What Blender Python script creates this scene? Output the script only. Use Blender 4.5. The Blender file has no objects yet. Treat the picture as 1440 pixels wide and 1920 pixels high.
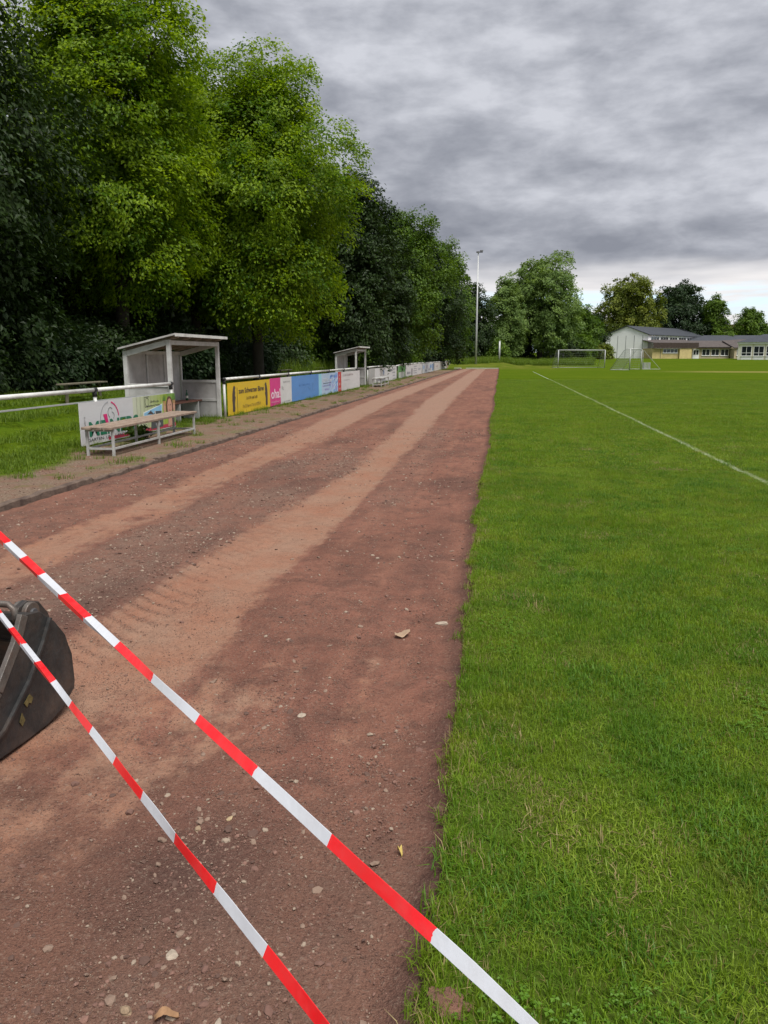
import bpy, math, random
import numpy as np
from mathutils import Vector, Matrix
R = math.radians
S = bpy.context.scene
COL = S.collection

# ------------------------------------------------------------------ camera
cam_d = bpy.data.cameras.new('camera'); cam = bpy.data.objects.new('camera', cam_d); COL.objects.link(cam)
cam.location = (0, 0, 1.6)
cam.rotation_euler = (R(90 - 11.447), 0, R(8.466))
cam_d.sensor_fit = 'VERTICAL'; cam_d.sensor_height = 24.0; cam_d.lens = 18.03
cam_d.clip_start = 0.02; cam_d.clip_end = 6000
S.camera = cam

# ------------------------------------------------------------------ view, sampling
S.view_settings.view_transform = 'Standard'; S.view_settings.look = 'None'
S.view_settings.gamma = 1.0; S.view_settings.use_curve_mapping = False
S.view_settings.exposure = 1.75
S.render.engine = 'CYCLES'
S.cycles.use_denoising = True
S.cycles.max_bounces = 6; S.cycles.diffuse_bounces = 3; S.cycles.transmission_bounces = 4
S.cycles.transparent_max_bounces = 6; S.cycles.sample_clamp_indirect = 4.0

# ------------------------------------------------------------------ node helper
class NT:
    def __init__(s, nt): s.nt = nt
    def n(s, typ, **kw):
        node = s.nt.nodes.new(typ)
        for k, v in kw.items():
            if k.startswith('i_'):
                key = k[2:]
                if key.isdigit(): key = int(key)
                else: key = key.replace('_', ' ')
                s.set(node, key, v)
            else: setattr(node, k, v)
        return node
    def set(s, node, key, v):
        sock = node.inputs[key]
        if isinstance(v, bpy.types.NodeSocket): s.nt.links.new(v, sock)
        else: sock.default_value = v
    def m(s, op, a, b=None, c=None, clamp=False):
        node = s.nt.nodes.new('ShaderNodeMath'); node.operation = op; node.use_clamp = clamp
        for i, v in enumerate((a, b, c)):
            if v is not None: s.set(node, i, v)
        return node.outputs[0]
    def noise(s, vec, scale, detail=4, rough=0.55, dist=0.0):
        node = s.n('ShaderNodeTexNoise', i_Scale=scale, i_Detail=detail, i_Roughness=rough, i_Distortion=dist)
        if vec is not None: s.nt.links.new(vec, node.inputs['Vector'])
        return node.outputs['Fac']
    def ramp(s, fac, stops, interp='LINEAR'):
        node = s.nt.nodes.new('ShaderNodeValToRGB'); cr = node.color_ramp; cr.interpolation = interp
        while len(cr.elements) < len(stops): cr.elements.new(0.5)
        for e, (p, c) in zip(cr.elements, stops):
            e.position = p
            if isinstance(c, (int, float)): c = (c, c, c)
            e.color = (*c[:3], 1)
        s.set(node, 0, fac); return node.outputs[0]
    def mix(s, fac, a, b, mode='MIX'):
        node = s.nt.nodes.new('ShaderNodeMix'); node.data_type = 'RGBA'; node.blend_type = mode
        for i, v in ((0, fac), (6, a), (7, b)):
            if isinstance(v, tuple) and len(v) == 3: v = (*v, 1)
            s.set(node, i, v)
        return node.outputs[2]
    def step(s, x, lo, hi):
        node = s.nt.nodes.new('ShaderNodeMapRange'); node.interpolation_type = 'SMOOTHSTEP'
        s.set(node, 0, x); node.inputs[1].default_value = lo; node.inputs[2].default_value = hi
        return node.outputs[0]
    def vec(s, x, y, z):
        node = s.nt.nodes.new('ShaderNodeCombineXYZ')
        for i, v in enumerate((x, y, z)): s.set(node, i, v)
        return node.outputs[0]
    def attr(s, name):
        node = s.nt.nodes.new('ShaderNodeAttribute'); node.attribute_name = name
        return node.outputs['Fac']

# ------------------------------------------------------------------ world: overcast deck over a clearer horizon
SUN_DIR = Vector((-0.27, 0.36, -0.89)).normalized()      # the way light travels
W = bpy.data.worlds.new('World'); S.world = W; W.use_nodes = True
W.node_tree.nodes.clear(); w = NT(W.node_tree)
sky = w.n('ShaderNodeTexSky', sky_type='NISHITA', sun_disc=False)
sky.sun_elevation = math.asin(-SUN_DIR.z); sky.sun_rotation = math.atan2(-SUN_DIR.x, -SUN_DIR.y)
tc = w.n('ShaderNodeTexCoord'); sep = w.n('ShaderNodeSeparateXYZ', i_0=tc.outputs['Generated'])
X, Y, Z = sep.outputs
cv = w.vec(w.m('ADD', w.m('MULTIPLY', X, 2.5), 3.1), w.m('MULTIPLY', Y, 2.5), w.m('MULTIPLY', Z, 6.8))
big = w.noise(cv, 1.45, 3, 0.5, 0.15)
cv2 = w.vec(w.m('MULTIPLY', X, 2.5), w.m('ADD', w.m('MULTIPLY', Y, 2.5), 4.7), w.m('MULTIPLY', Z, 6.4))
fine = w.noise(cv2, 4.8, 9, 0.56, 0.12)
dens = w.m('ADD', w.m('MULTIPLY', big, 0.52), w.m('MULTIPLY', fine, 0.48))
deck = w.ramp(dens, [(0.37, (1.93, 1.98, 2.16)), (0.46, (1.45, 1.50, 1.67)), (0.54, (1.08, 1.13, 1.29)), (0.63, (0.80, 0.85, 1.00))])
# thin streaky cloud and blue gaps low over the horizon
sv = w.vec(w.m('MULTIPLY', X, 3.0), w.m('MULTIPLY', Y, 3.0), w.m('MULTIPLY', Z, 26.0))
streak = w.noise(sv, 1.25, 6, 0.55, 0.25)
lowcl = w.ramp(w.m('ADD', streak, w.m('MULTIPLY', w.step(Z, 0.068, 0.10), 0.28)), [(0.43, 0.0), (0.55, 1.0)])
puff = w.noise(sv, 2.3, 6, 0.6, 0.2)
lowcol = w.mix(puff, (3.3, 3.15, 3.05), (2.1, 2.12, 2.25))
blue = w.mix(0.55, w.mix(1.0, sky.outputs[0], (0.5, 0.5, 0.5), 'MULTIPLY'), (2.6, 3.6, 4.4))
low = w.mix(lowcl, blue, lowcol)
wob = w.noise(sv, 0.8, 4, 0.5)
edge = w.m('ADD', Z, w.m('MULTIPLY', w.m('SUBTRACT', wob, 0.5), 0.09))
cov = w.step(edge, 0.086, 0.122)
skycol = w.mix(cov, low, deck)
bg = w.n('ShaderNodeBackground', i_Color=skycol, i_Strength=0.1)
wo = w.n('ShaderNodeOutputWorld'); W.node_tree.links.new(bg.outputs[0], wo.inputs[0])

sun_d = bpy.data.lights.new('sun', 'SUN'); sun = bpy.data.objects.new('sun', sun_d); COL.objects.link(sun)
sun_d.energy = 1.5; sun_d.angle = R(35); sun_d.color = (1.0, 0.965, 0.90)
sun.rotation_euler = SUN_DIR.to_track_quat('-Z', 'Y').to_euler(); sun.location = (20, -20, 40)

# ------------------------------------------------------------------ numpy noise
class VN:
    def __init__(s, seed): s.g = np.random.default_rng(seed).random((256, 256))
    def __call__(s, x, y):
        x = np.asarray(x, float); y = np.asarray(y, float)
        xi = np.floor(x).astype(int); yi = np.floor(y).astype(int); fx = x - xi; fy = y - yi
        fx = fx * fx * (3 - 2 * fx); fy = fy * fy * (3 - 2 * fy); g = s.g
        a = g[xi % 256, yi % 256]; b = g[(xi + 1) % 256, yi % 256]; c = g[xi % 256, (yi + 1) % 256]; d = g[(xi + 1) % 256, (yi + 1) % 256]
        return (a * (1 - fx) + b * fx) * (1 - fy) + (c * (1 - fx) + d * fx) * fy
def fbm(vn, x, y, o=4):
    t = 0; a = .5
    for i in range(o): t = t + a * vn(x * 2 ** i + i * 17.3, y * 2 ** i + i * 9.1); a *= .5
    return t / (1 - .5 ** o)
N1, N2, N3 = VN(1), VN(2), VN(3)
def sst(x, a, b):
    t = np.clip((x - a) / (b - a), 0, 1); return t * t * (3 - 2 * t)

# ------------------------------------------------------------------ mesh helpers
class MB:
    def __init__(s): s.v = []; s.f = []
    def add(s, vs, fs):
        o = len(s.v); s.v += [tuple(p) for p in vs]; s.f += [tuple(o + i for i in q) for q in fs]; return s
    def box(s, x0, x1, y0, y1, z0, z1):
        return s.hexa([(x0, y0, z0), (x1, y0, z0), (x1, y1, z0), (x0, y1, z0), (x0, y0, z1), (x1, y0, z1), (x1, y1, z1), (x0, y1, z1)])
    def hexa(s, p): return s.add(p, [(3, 2, 1, 0), (4, 5, 6, 7), (0, 1, 5, 4), (1, 2, 6, 5), (2, 3, 7, 6), (3, 0, 4, 7)])
    def bar(s, a, b, wx, wz, up=(0, 0, 1)):
        a = Vector(a); b = Vector(b); d = (b - a).normalized(); up = Vector(up)
        sx = d.cross(up)
        if sx.length < 1e-4: sx = d.cross(Vector((1, 0, 0)))
        sx.normalize(); sz = sx.cross(d).normalized(); sx *= wx / 2; sz *= wz / 2
        return s.hexa([a - sx - sz, a + sx - sz, b + sx - sz, b - sx - sz, a - sx + sz, a + sx + sz, b + sx + sz, b - sx + sz])
    def tube(s, pts, rad, n=8, caps=True):
        pts = [Vector(p) for p in pts]
        if not hasattr(rad, '__len__'): rad = [rad] * len(pts)
        o = len(s.v); ref = None
        for i, p in enumerate(pts):
            d = (pts[min(i + 1, len(pts) - 1)] - pts[max(i - 1, 0)]).normalized()
            if ref is None:
                ref = d.orthogonal().normalized()
            ref = (ref - d * ref.dot(d)).normalized(); q = d.cross(ref)
            for k in range(n):
                a = 2 * math.pi * k / n; s.v.append(tuple(p + (ref * math.cos(a) + q * math.sin(a)) * rad[i]))
        for i in range(len(pts) - 1):
            for k in range(n):
                s.f.append((o + i * n + k, o + i * n + (k + 1) % n, o + (i + 1) * n + (k + 1) % n, o + (i + 1) * n + k))
        if caps:
            s.f.append(tuple(o + k for k in reversed(range(n)))); s.f.append(tuple(o + (len(pts) - 1) * n + k for k in range(n)))
        return s
    def prism(s, poly, d):
        n = len(poly); d = Vector(d); p = [Vector(q) for q in poly]
        return s.add(p + [q + d for q in p], [tuple(range(n))[::-1], tuple(range(n, 2 * n))] + [(i, (i + 1) % n, n + (i + 1) % n, n + i) for i in range(n)])
    def build(s, name, mat, parent=None, smooth=False, bevel=0, loc=None, rz=0):
        me = bpy.data.meshes.new(name); me.from_pydata(s.v, [], s.f); me.validate(); me.update()
        import bmesh
        bm = bmesh.new(); bm.from_mesh(me); bmesh.ops.recalc_face_normals(bm, faces=bm.faces); bm.to_mesh(me); bm.free()
        if mat: me.materials.append(mat)
        if smooth:
            for p in me.polygons: p.use_smooth = True
        return obj(name, me, parent, bevel, loc, rz)
def obj(name, me, parent=None, bevel=0, loc=None, rz=0):
    o = bpy.data.objects.new(name, me); COL.objects.link(o)
    if parent: o.parent = parent
    if loc: o.location = loc
    if rz: o.rotation_euler.z = rz
    if bevel:
        b = o.modifiers.new('bevel', 'BEVEL'); b.width = bevel; b.segments = 2; b.limit_method = 'ANGLE'
    return o
def empty(name, loc=(0, 0, 0), rz=0):
    o = bpy.data.objects.new(name, None); COL.objects.link(o); o.location = loc; o.rotation_euler.z = rz; o.empty_display_size = .2
    return o
def tag(o, label=None, cat=None, group=None, kind=None):
    if label: o['label'] = label
    if cat: o['category'] = cat
    if group: o['group'] = group
    if kind: o['kind'] = kind
    return o
def np_mesh(name, v, f, mat, smooth=False, attrs=None):
    v = np.asarray(v, np.float32); f = np.asarray(f, np.int32); k = f.shape[1]
    me = bpy.data.meshes.new(name); me.vertices.add(len(v)); me.vertices.foreach_set('co', v.ravel())
    me.loops.add(f.size); me.loops.foreach_set('vertex_index', f.ravel())
    me.polygons.add(len(f)); me.polygons.foreach_set('loop_start', np.arange(0, f.size, k, dtype=np.int32))
    me.polygons.foreach_set('use_smooth', np.full(len(f), bool(smooth)))
    me.update(calc_edges=True)
    for an, av in (attrs or {}).items():
        a = me.attributes.new(an, 'FLOAT', 'POINT'); a.data.foreach_set('value', np.asarray(av, np.float32).ravel())
    if mat: me.materials.append(mat)
    return me
def grid_mesh(name, xs2, ys2, zs2, mat, smooth=True, attrs=None):
    ny, nx = xs2.shape; v = np.stack([xs2, ys2, zs2], -1).reshape(-1, 3)
    i = (np.arange(ny - 1)[:, None] * nx + np.arange(nx - 1)[None]).ravel()
    return np_mesh(name, v, np.stack([i, i + 1, i + nx + 1, i + nx], 1), mat, smooth, attrs)

# ------------------------------------------------------------------ materials
def new_mat(name):
    m = bpy.data.materials.new(name); m.use_nodes = True; m.node_tree.nodes.clear(); t = NT(m.node_tree)
    out = t.n('ShaderNodeOutputMaterial'); return m, t, out
def surf(name, col, rough=.6, var=.15, scale=6, bump=0.0, bscale=40, metal=0, dirt=None, dirt_amt=.5, dirt_scale=3, spec=.4, coords='Object'):
    m, t, out = new_mat(name); tcn = t.n('ShaderNodeTexCoord').outputs[coords]
    f = t.noise(tcn, scale, 5, .6)
    a = tuple(c * (1 - var) for c in col); b = tuple(min(1, c * (1 + var)) for c in col)
    c = t.mix(t.ramp(f, [(.3, 0), (.7, 1)]), a, b)
    if dirt:
        d = t.ramp(t.noise(tcn, dirt_scale, 6, .65), [(.45, 0), (.68, dirt_amt)])
        c = t.mix(d, c, dirt)
    p = t.n('ShaderNodeBsdfPrincipled', i_Base_Color=c, i_Roughness=rough, i_Metallic=metal)
    p.inputs['Specular IOR Level'].default_value = spec
    if bump:
        bn = t.n('ShaderNodeBump', i_Strength=bump, i_Distance=.02, i_Height=t.noise(tcn, bscale, 5, .6)); t.set(p, 'Normal', bn.outputs[0])
    m.node_tree.links.new(p.outputs[0], out.inputs[0]); return m
def foliage(name, dark, light, trans=.35, tcol=None, patch=False, rough=.5):
    m, t, out = new_mat(name)
    tn = t.attr('tint'); c = t.mix(tn, dark, light)
    if patch:
        pos = t.n('ShaderNodeNewGeometry').outputs['Position']
        n1 = t.ramp(t.noise(pos, .8, 5, .65, .4), [(.38, 0), (.62, 1)]); n2 = t.ramp(t.noise(pos, 2.3, 4, .65, .5), [(.42, 0), (.66, 1)])
        n3 = t.ramp(t.noise(pos, 1.4, 5, .7, .8), [(.56, 0), (.72, 1)]); n4 = t.ramp(t.noise(pos, 6.5, 3, .6), [(.45, 0), (.70, 1)])
        c = t.mix(t.m('MULTIPLY', n1, .60), c, (.065, .165, .009))
        c = t.mix(t.m('MULTIPLY', n2, .55), c, (.245, .295, .022))
        c = t.mix(t.m('MULTIPLY', n4, .50), c, (.052, .115, .008))
        c = t.mix(t.m('MULTIPLY', n3, .45), c, (.215, .190, .060))
        c = t.mix(t.ramp(tn, [(.04, .85), (.09, 0)]), c, (.26, .20, .085))
        sx = t.n('ShaderNodeSeparateXYZ', i_0=pos).outputs
        wl = line_mask(t, sx, pos)
        c = t.mix(wl, c, (.62, .66, .58))
    p = t.n('ShaderNodeBsdfPrincipled', i_Base_Color=c, i_Roughness=rough); p.inputs['Specular IOR Level'].default_value = .25
    tr = t.n('ShaderNodeBsdfTranslucent', i_Color=t.mix(1.0, c, tcol or (1.25, 1.2, .5), 'MULTIPLY'))
    ms = t.n('ShaderNodeMixShader', i_0=trans, i_1=p.outputs[0], i_2=tr.outputs[0])
    m.node_tree.links.new(ms.outputs[0], out.inputs[0]); return m
def line_mask(t, sx, pos):
    # chalk marking of the touch line and the halfway line, worn in patches
    wear = t.ramp(t.noise(pos, 5.0, 4, .65), [(.33, .03), (.62, .62)])
    a = t.m('SUBTRACT', 1.0, t.step(t.m('ABSOLUTE', t.m('SUBTRACT', sx[0], 3.42)), .02, .055))
    a = t.m('MULTIPLY', a, t.m('LESS_THAN', sx[1], 84.5))
    b = t.m('SUBTRACT', 1.0, t.step(t.m('ABSOLUTE', t.m('SUBTRACT', sx[1], 28.0)), .05, .10))
    b = t.m('MULTIPLY', t.m('MULTIPLY', b, t.m('GREATER_THAN', sx[0], 3.4)), .35)
    return t.m('MULTIPLY', t.m('MAXIMUM', a, b), wear)

M = {}
M['white_paint'] = surf('white_paint', (.62, .62, .60), .45, .08, 5, dirt=(.25, .24, .20), dirt_amt=.45, dirt_scale=4)
M['black_clamp'] = surf('black_clamp', (.02, .02, .022), .5, .2, 20)
M['dug_grey'] = surf('dug_grey', (.43, .42, .415), .7, .10, 4, .15, 60, dirt=(.20, .19, .17), dirt_amt=.55, dirt_scale=2.2)
M['dug_frame'] = surf('dug_frame', (.50, .50, .49), .65, .10, 5, .15, 60, dirt=(.22, .21, .18), dirt_amt=.5, dirt_scale=3)
M['dug_roof'] = surf('dug_roof', (.20, .19, .18), .85, .25, 5, .3, 50)
M['dug_under'] = surf('dug_under', (.30, .24, .19), .8, .2, 6)
M['brown_seat'] = surf('brown_seat', (.16, .065, .045), .6, .25, 6, .2, 40)
M['bench_wood'] = surf('bench_wood', (.23, .165, .125), .8, .3, 9, .4, 60, dirt=(.33, .28, .23), dirt_amt=.6, dirt_scale=12)
M['bench_metal'] = surf('bench_metal', (.40, .40, .39), .5, .12, 8, dirt=(.17, .14, .10), dirt_amt=.5, dirt_scale=6)
M['old_wood'] = surf('old_wood', (.14, .125, .09), .85, .3, 8, .3, 50)
M['concrete'] = surf('concrete', (.125, .088, .068), .9, .3, 7, .6, 45, dirt=(.06, .038, .030), dirt_amt=.9, dirt_scale=4)
M['pale_concrete'] = surf('pale_concrete', (.42, .42, .40), .85, .15, 6, .3, 40)
M['galv'] = surf('galv', (.42, .43, .43), .45, .08, 5, metal=.3)
M['dark_metal'] = surf('dark_metal', (.06, .06, .065), .5, .2, 10)
M['bark'] = surf('bark', (.035, .028, .021), .9, .3, 6, .6, 25)
M['bark_pale'] = surf('bark_pale', (.14, .12, .09), .9, .3, 6, .6, 25)

# ground with lawn, verge, meadow and wood floor zones
def ground_mat():
    m, t, out = new_mat('ground'); pos = t.n('ShaderNodeNewGeometry').outputs['Position']
    sx = t.n('ShaderNodeSeparateXYZ', i_0=pos).outputs
    n1 = t.noise(pos, .55, 5, .6); n2 = t.noise(pos, .09, 4, .55); n3 = t.noise(pos, 9, 5, .65); n4 = t.noise(pos, 2.6, 4, .6)
    g = t.mix(t.ramp(n1, [(.33, 0), (.67, 1)]), (.066, .106, .006), (.096, .136, .008))
    g = t.mix(t.ramp(n2, [(.4, 0), (.65, .55)]), g, (.104, .136, .011))
    g = t.mix(t.ramp(n4, [(.42, 0), (.7, .45)]), g, (.045, .095, .008))
    g = t.mix(t.ramp(n3, [(.35, .55), (.65, 0)]), g, (.028, .058, .006))
    that = t.m('MULTIPLY', t.m('SUBTRACT', 1.0, t.step(sx[1], 8, 30)), t.step(sx[0], -.3, .0))
    g = t.mix(t.m('MULTIPLY', that, .8), g, t.mix(n3, (.036, .066, .008), (.070, .088, .020)))
    # dry strip along the goal line and thin spots
    dry = t.m('MULTIPLY', t.m('SUBTRACT', 1.0, t.step(t.m('ABSOLUTE', t.m('SUBTRACT', sx[1], 86.0)), 1.5, 6.0)), t.step(sx[0], 14, 24))
    dry = t.m('MULTIPLY', dry, t.ramp(n1, [(.3, .3), (.7, .9)]))
    g = t.mix(dry, g, (.24, .20, .07))
    dry2 = t.m('MULTIPLY', t.step(sx[1], 88, 112), t.m('MULTIPLY', t.m('SUBTRACT', 1.0, t.step(sx[0], 6, 14)), t.ramp(n1, [(.35, 0), (.65, .5)])))
    g = t.mix(dry2, g, (.16, .14, .04))
    g = t.mix(line_mask(t, sx, pos), g, (.60, .64, .56))
    # verge: trodden gravel between kerb and railing
    wob = t.m('MULTIPLY', t.m('SUBTRACT', n1, .5), 1.3)
    vx = t.m('ADD', sx[0], wob)
    nearv = t.m('SUBTRACT', 1.0, t.step(sx[1], 11.3, 12.6))
    vx = t.m('SUBTRACT', vx, t.m('MULTIPLY', nearv, .75))
    ver = t.m('MULTIPLY', t.step(vx, -7.65, -7.2), t.m('SUBTRACT', 1.0, t.step(sx[0], -5.3, -5.2)))
    ver = t.m('MULTIPLY', ver, t.m('SUBTRACT', 1.0, t.step(sx[1], 86, 100)))
    vcol = t.mix(t.ramp(t.noise(pos, 32, 5, .7), [(.36, 0), (.64, 1)]), (.085, .058, .042), (.235, .180, .135))
    vcol = t.mix(t.ramp(n1, [(.4, 0), (.6, .6)]), vcol, (.155, .105, .078))
    vcol = t.mix(t.ramp(n4, [(.45, 0), (.7, .6)]), vcol, (.17, .075, .055))
    weeds = t.ramp(t.noise(pos, 1.5, 6, .7), [(.52, 0), (.66, .7)])
    vcol = t.mix(weeds, vcol, (.07, .10, .02))
    c = t.mix(ver, g, vcol)
    # soil under the lawn edge and under the wood
    soil = t.m('MULTIPLY', t.m('SUBTRACT', 1.0, t.step(sx[0], -.20, -.10)), t.step(sx[0], -.7, -.5))
    soil = t.m('MULTIPLY', soil, t.m('LESS_THAN', sx[1], 105.0))
    c = t.mix(soil, c, (.075, .042, .030))
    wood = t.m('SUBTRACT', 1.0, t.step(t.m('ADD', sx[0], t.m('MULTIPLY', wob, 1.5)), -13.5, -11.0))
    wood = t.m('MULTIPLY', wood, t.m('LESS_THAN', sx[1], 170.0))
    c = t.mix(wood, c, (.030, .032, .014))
    p = t.n('ShaderNodeBsdfPrincipled', i_Base_Color=c, i_Roughness=1.0); p.inputs['Specular IOR Level'].default_value = .0
    bmp = t.n('ShaderNodeBump', i_Strength=.6, i_Distance=.03, i_Height=t.m('ADD', t.m('MULTIPLY', n3, t.m('SUBTRACT', 1.0, ver)), t.m('MULTIPLY', t.noise(pos, 45, 3, .6), .6)))
    t.set(p, 'Normal', bmp.outputs[0]); m.node_tree.links.new(p.outputs[0], out.inputs[0]); return m
def track_mat():
    m, t, out = new_mat('cinder'); pos = t.n('ShaderNodeNewGeometry').outputs['Position']
    rut = t.attr('rut'); grav = t.attr('gravel'); damp = t.attr('damp')
    n1 = t.noise(pos, 1.1, 6, .62, .4); n2 = t.noise(pos, 14, 5, .7); n3 = t.noise(pos, 70, 4, .65); n4 = t.noise(pos, 4.2, 5, .65, .6)
    st = t.noise(t.n('ShaderNodeVectorMath', operation='MULTIPLY', i_0=pos, i_1=(3.2, .35, 1)).outputs[0], 1.6, 5, .6)
    c = t.mix(t.ramp(n1, [(.34, 0), (.62, 1)]), (.168, .075, .054), (.248, .109, .078))
    c = t.mix(t.ramp(st, [(.42, 0), (.66, .7)]), c, (.285, .134, .092))
    c = t.mix(t.ramp(n4, [(.46, 0), (.66, .8)]), c, (.135, .067, .051))
    nearb = t.m('SUBTRACT', 1.0, t.step(t.m('ADD', t.n('ShaderNodeSeparateXYZ', i_0=pos).outputs[1], t.m('MULTIPLY', n1, 1.6)), 2.4, 4.2))
    c = t.mix(t.m('MULTIPLY', nearb, .6), c, t.mix(n4, (.104, .060, .044), (.176, .100, .071)))
    rr = t.step(t.m('ADD', t.m('ADD', rut, t.m('MULTIPLY', t.m('SUBTRACT', t.noise(pos, 4.5, 8, .74), .5), 1.5)), t.m('MULTIPLY', t.m('SUBTRACT', st, .5), .9)), .46, .84)
    rc = t.mix(t.ramp(t.noise(pos, 2.0, 6, .65), [(.36, 0), (.62, 1)]), (.285, .138, .087), (.288, .176, .122))
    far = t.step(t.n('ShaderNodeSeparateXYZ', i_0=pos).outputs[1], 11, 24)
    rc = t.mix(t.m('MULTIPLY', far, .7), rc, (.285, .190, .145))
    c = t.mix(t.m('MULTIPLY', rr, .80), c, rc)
    gr = t.mix(t.ramp(n2, [(.36, 0), (.64, 1)]), (.120, .070, .056), (.25, .175, .135))
    c = t.mix(t.m('MULTIPLY', grav, t.ramp(n4, [(.25, .45), (.6, .95)])), c, gr)
    c = t.mix(t.m('MULTIPLY', t.attr('lug'), t.ramp(n4, [(.38, .0), (.62, .6)])), c, (.175, .078, .054))
    c = t.mix(t.m('MULTIPLY', damp, .85), c, (.075, .042, .036))
    c = t.mix(t.ramp(n2, [(.5, 0), (.75, .4)]), c, (.075, .042, .036))
    c = t.mix(t.ramp(n3, [(.56, 0), (.68, .6)]), c, (.25, .18, .14))
    c = t.mix(t.ramp(n3, [(.30, .65), (.44, 0)]), c, (.05, .028, .023))
    n5 = t.noise(pos, 190, 3, .6)
    c = t.mix(t.ramp(n5, [(.30, .6), (.45, 0)]), c, (.055, .032, .026))
    c = t.mix(t.ramp(n5, [(.58, 0), (.72, .5)]), c, (.24, .165, .125))
    p = t.n('ShaderNodeBsdfPrincipled', i_Base_Color=c, i_Roughness=.95); p.inputs['Specular IOR Level'].default_value = .12
    h = t.m('ADD', t.m('ADD', t.m('MULTIPLY', n2, 1.0), t.m('MULTIPLY', n3, .6)), t.m('MULTIPLY', t.noise(pos, 150, 3, .6), .35))
    bmp = t.n('ShaderNodeBump', i_Strength=t.m('SUBTRACT', .85, t.m('MULTIPLY', rr, .4)), i_Distance=.03, i_Height=h)
    t.set(p, 'Normal', bmp.outputs[0]); m.node_tree.links.new(p.outputs[0], out.inputs[0]); return m
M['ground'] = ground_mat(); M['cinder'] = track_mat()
M['blade'] = foliage('blade', (.105, .205, .011), (.250, .380, .026), .40, patch=True)
M['blade_wild'] = foliage('blade_wild', (.060, .120, .010), (.165, .235, .022), .36)
M['blade_dry'] = foliage('blade_dry', (.20, .15, .06), (.36, .29, .14), .2, (1, 1, .8))

# ------------------------------------------------------------------ terrain
def edge_x(y): return -.165 + .06 * (fbm(N1, y * 2.6 + 5, y * 0 + 3.3, 5) - .5) * 2 * np.clip(1.3 - y / 40, .2, 1) + .03 * np.sin(y * .55)
def terrain(x, y):
    z = .95 * np.clip((y - 118) / 82, 0, 1.15)
    z = z + .5 * sst(y, 106.5, 116) * (1 - sst(x, -.5, 3.5)) * (1 - sst(y, 150, 200) * .6)
    z = z + .012 * (fbm(N2, x * .5, y * .5, 3) - .5) * sst(np.abs(x + 2.7), 2.7, 4)
    z = z + .62 * sst(-x, 7.9, 11.6) * (1 - sst(y, 96, 116)) * (1 - sst(-x, 60, 120))
    z = z + 8 * sst(y, 260, 1500)
    return z
xs = np.r_[-1500, -700, -300, -150, -80, -50, -35, -26, -20, np.arange(-17, -5.5, .5), -5.40, -5.34, -5.0, -4, -2.5, -1, -.35]
xe = np.r_[0.0, .03, .10, .25, .5, .8, 1.2, 1.8, 2.6, 3.4, 4.5, 6, 8, 10, 13, 16, 20, 25, 30, 40, 55, 75, 100, 150, 300, 700, 1500]
ys = np.r_[-60, -20, -8, -4, -2, -1, np.arange(-.5, 12, .08), np.arange(12, 40, .5), np.arange(40, 130, 2), np.arange(130, 260, 10), 300, 400, 600, 1000, 1600, 2500]
GX = np.zeros((len(ys), len(xs) + len(xe))); GY = np.repeat(ys[:, None], GX.shape[1], 1)
GX[:, :len(xs)] = xs[None]; GX[:, len(xs):] = edge_x(ys)[:, None] * np.exp(-xe[None]) + xe[None]
GX[:, len(xs) - 1] = edge_x(ys) - .03
GZ = terrain(GX, GY)
inside = (GX > -5.37) & (GX < edge_x(GY) - .01) & (GY > -9) & (GY < 105.6)
GZ = np.where(inside, -.20, GZ)
g = obj('ground', grid_mesh('ground', GX, GY, GZ, M['ground'])); tag(g, kind='structure')

# track surface with ruts
ty = np.r_[-8, -4, -2, np.arange(0, 3, .04), np.arange(3, 8, .02), np.arange(8, 20, .1), np.arange(20, 50, .4), np.arange(50, 105.9, 1.5), 105.8]
tx = np.linspace(-5.36, -.0, 132)
TX, TY = np.meshgrid(tx, ty)
TX = np.where(TX > -.6, -.6 + (TX + .6) / .6 * (edge_x(TY) + .012 + .6), TX)
LL = np.interp(ty, [0, 6, 8.3, 11.3, 17.4, 30, 106], [-4.35, -4.26, -4.26, -4.37, -4.59, -4.96, -4.9])[:, None]
LR = np.interp(ty, [0, 5, 7.3, 9.8, 14.6, 28, 106], [-3.4, -3.5, -3.42, -3.50, -3.44, -3.87, -3.8])[:, None]
RL = np.interp(ty, [0, 2.6, 4, 5.3, 6.6, 8.6, 11.4, 16.4, 30, 82, 106], [-2.6, -2.75, -2.55, -2.5, -2.47, -2.29, -2.18, -2.33, -2.85, -3.2, -3.2])[:, None]
RR = np.interp(ty, [0, 2.6, 4.1, 5.3, 8.7, 12.8, 16.5, 29, 83, 106], [-1.9, -1.65, -1.5, -1.59, -1.5, -1.54, -1.53, -1.7, -1.85, -1.85])[:, None]
def band(a, b, s=.24): return sst(TX, a - s, a + s) * (1 - sst(TX, b - s, b + s))
fade = np.clip((TY - .6) / 3.0, .15, 1)
rut = np.maximum(band(LL, LR) * (.78 + .22 * sst(TY, 8, 25)), band(RL, RR) * fade)
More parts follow.
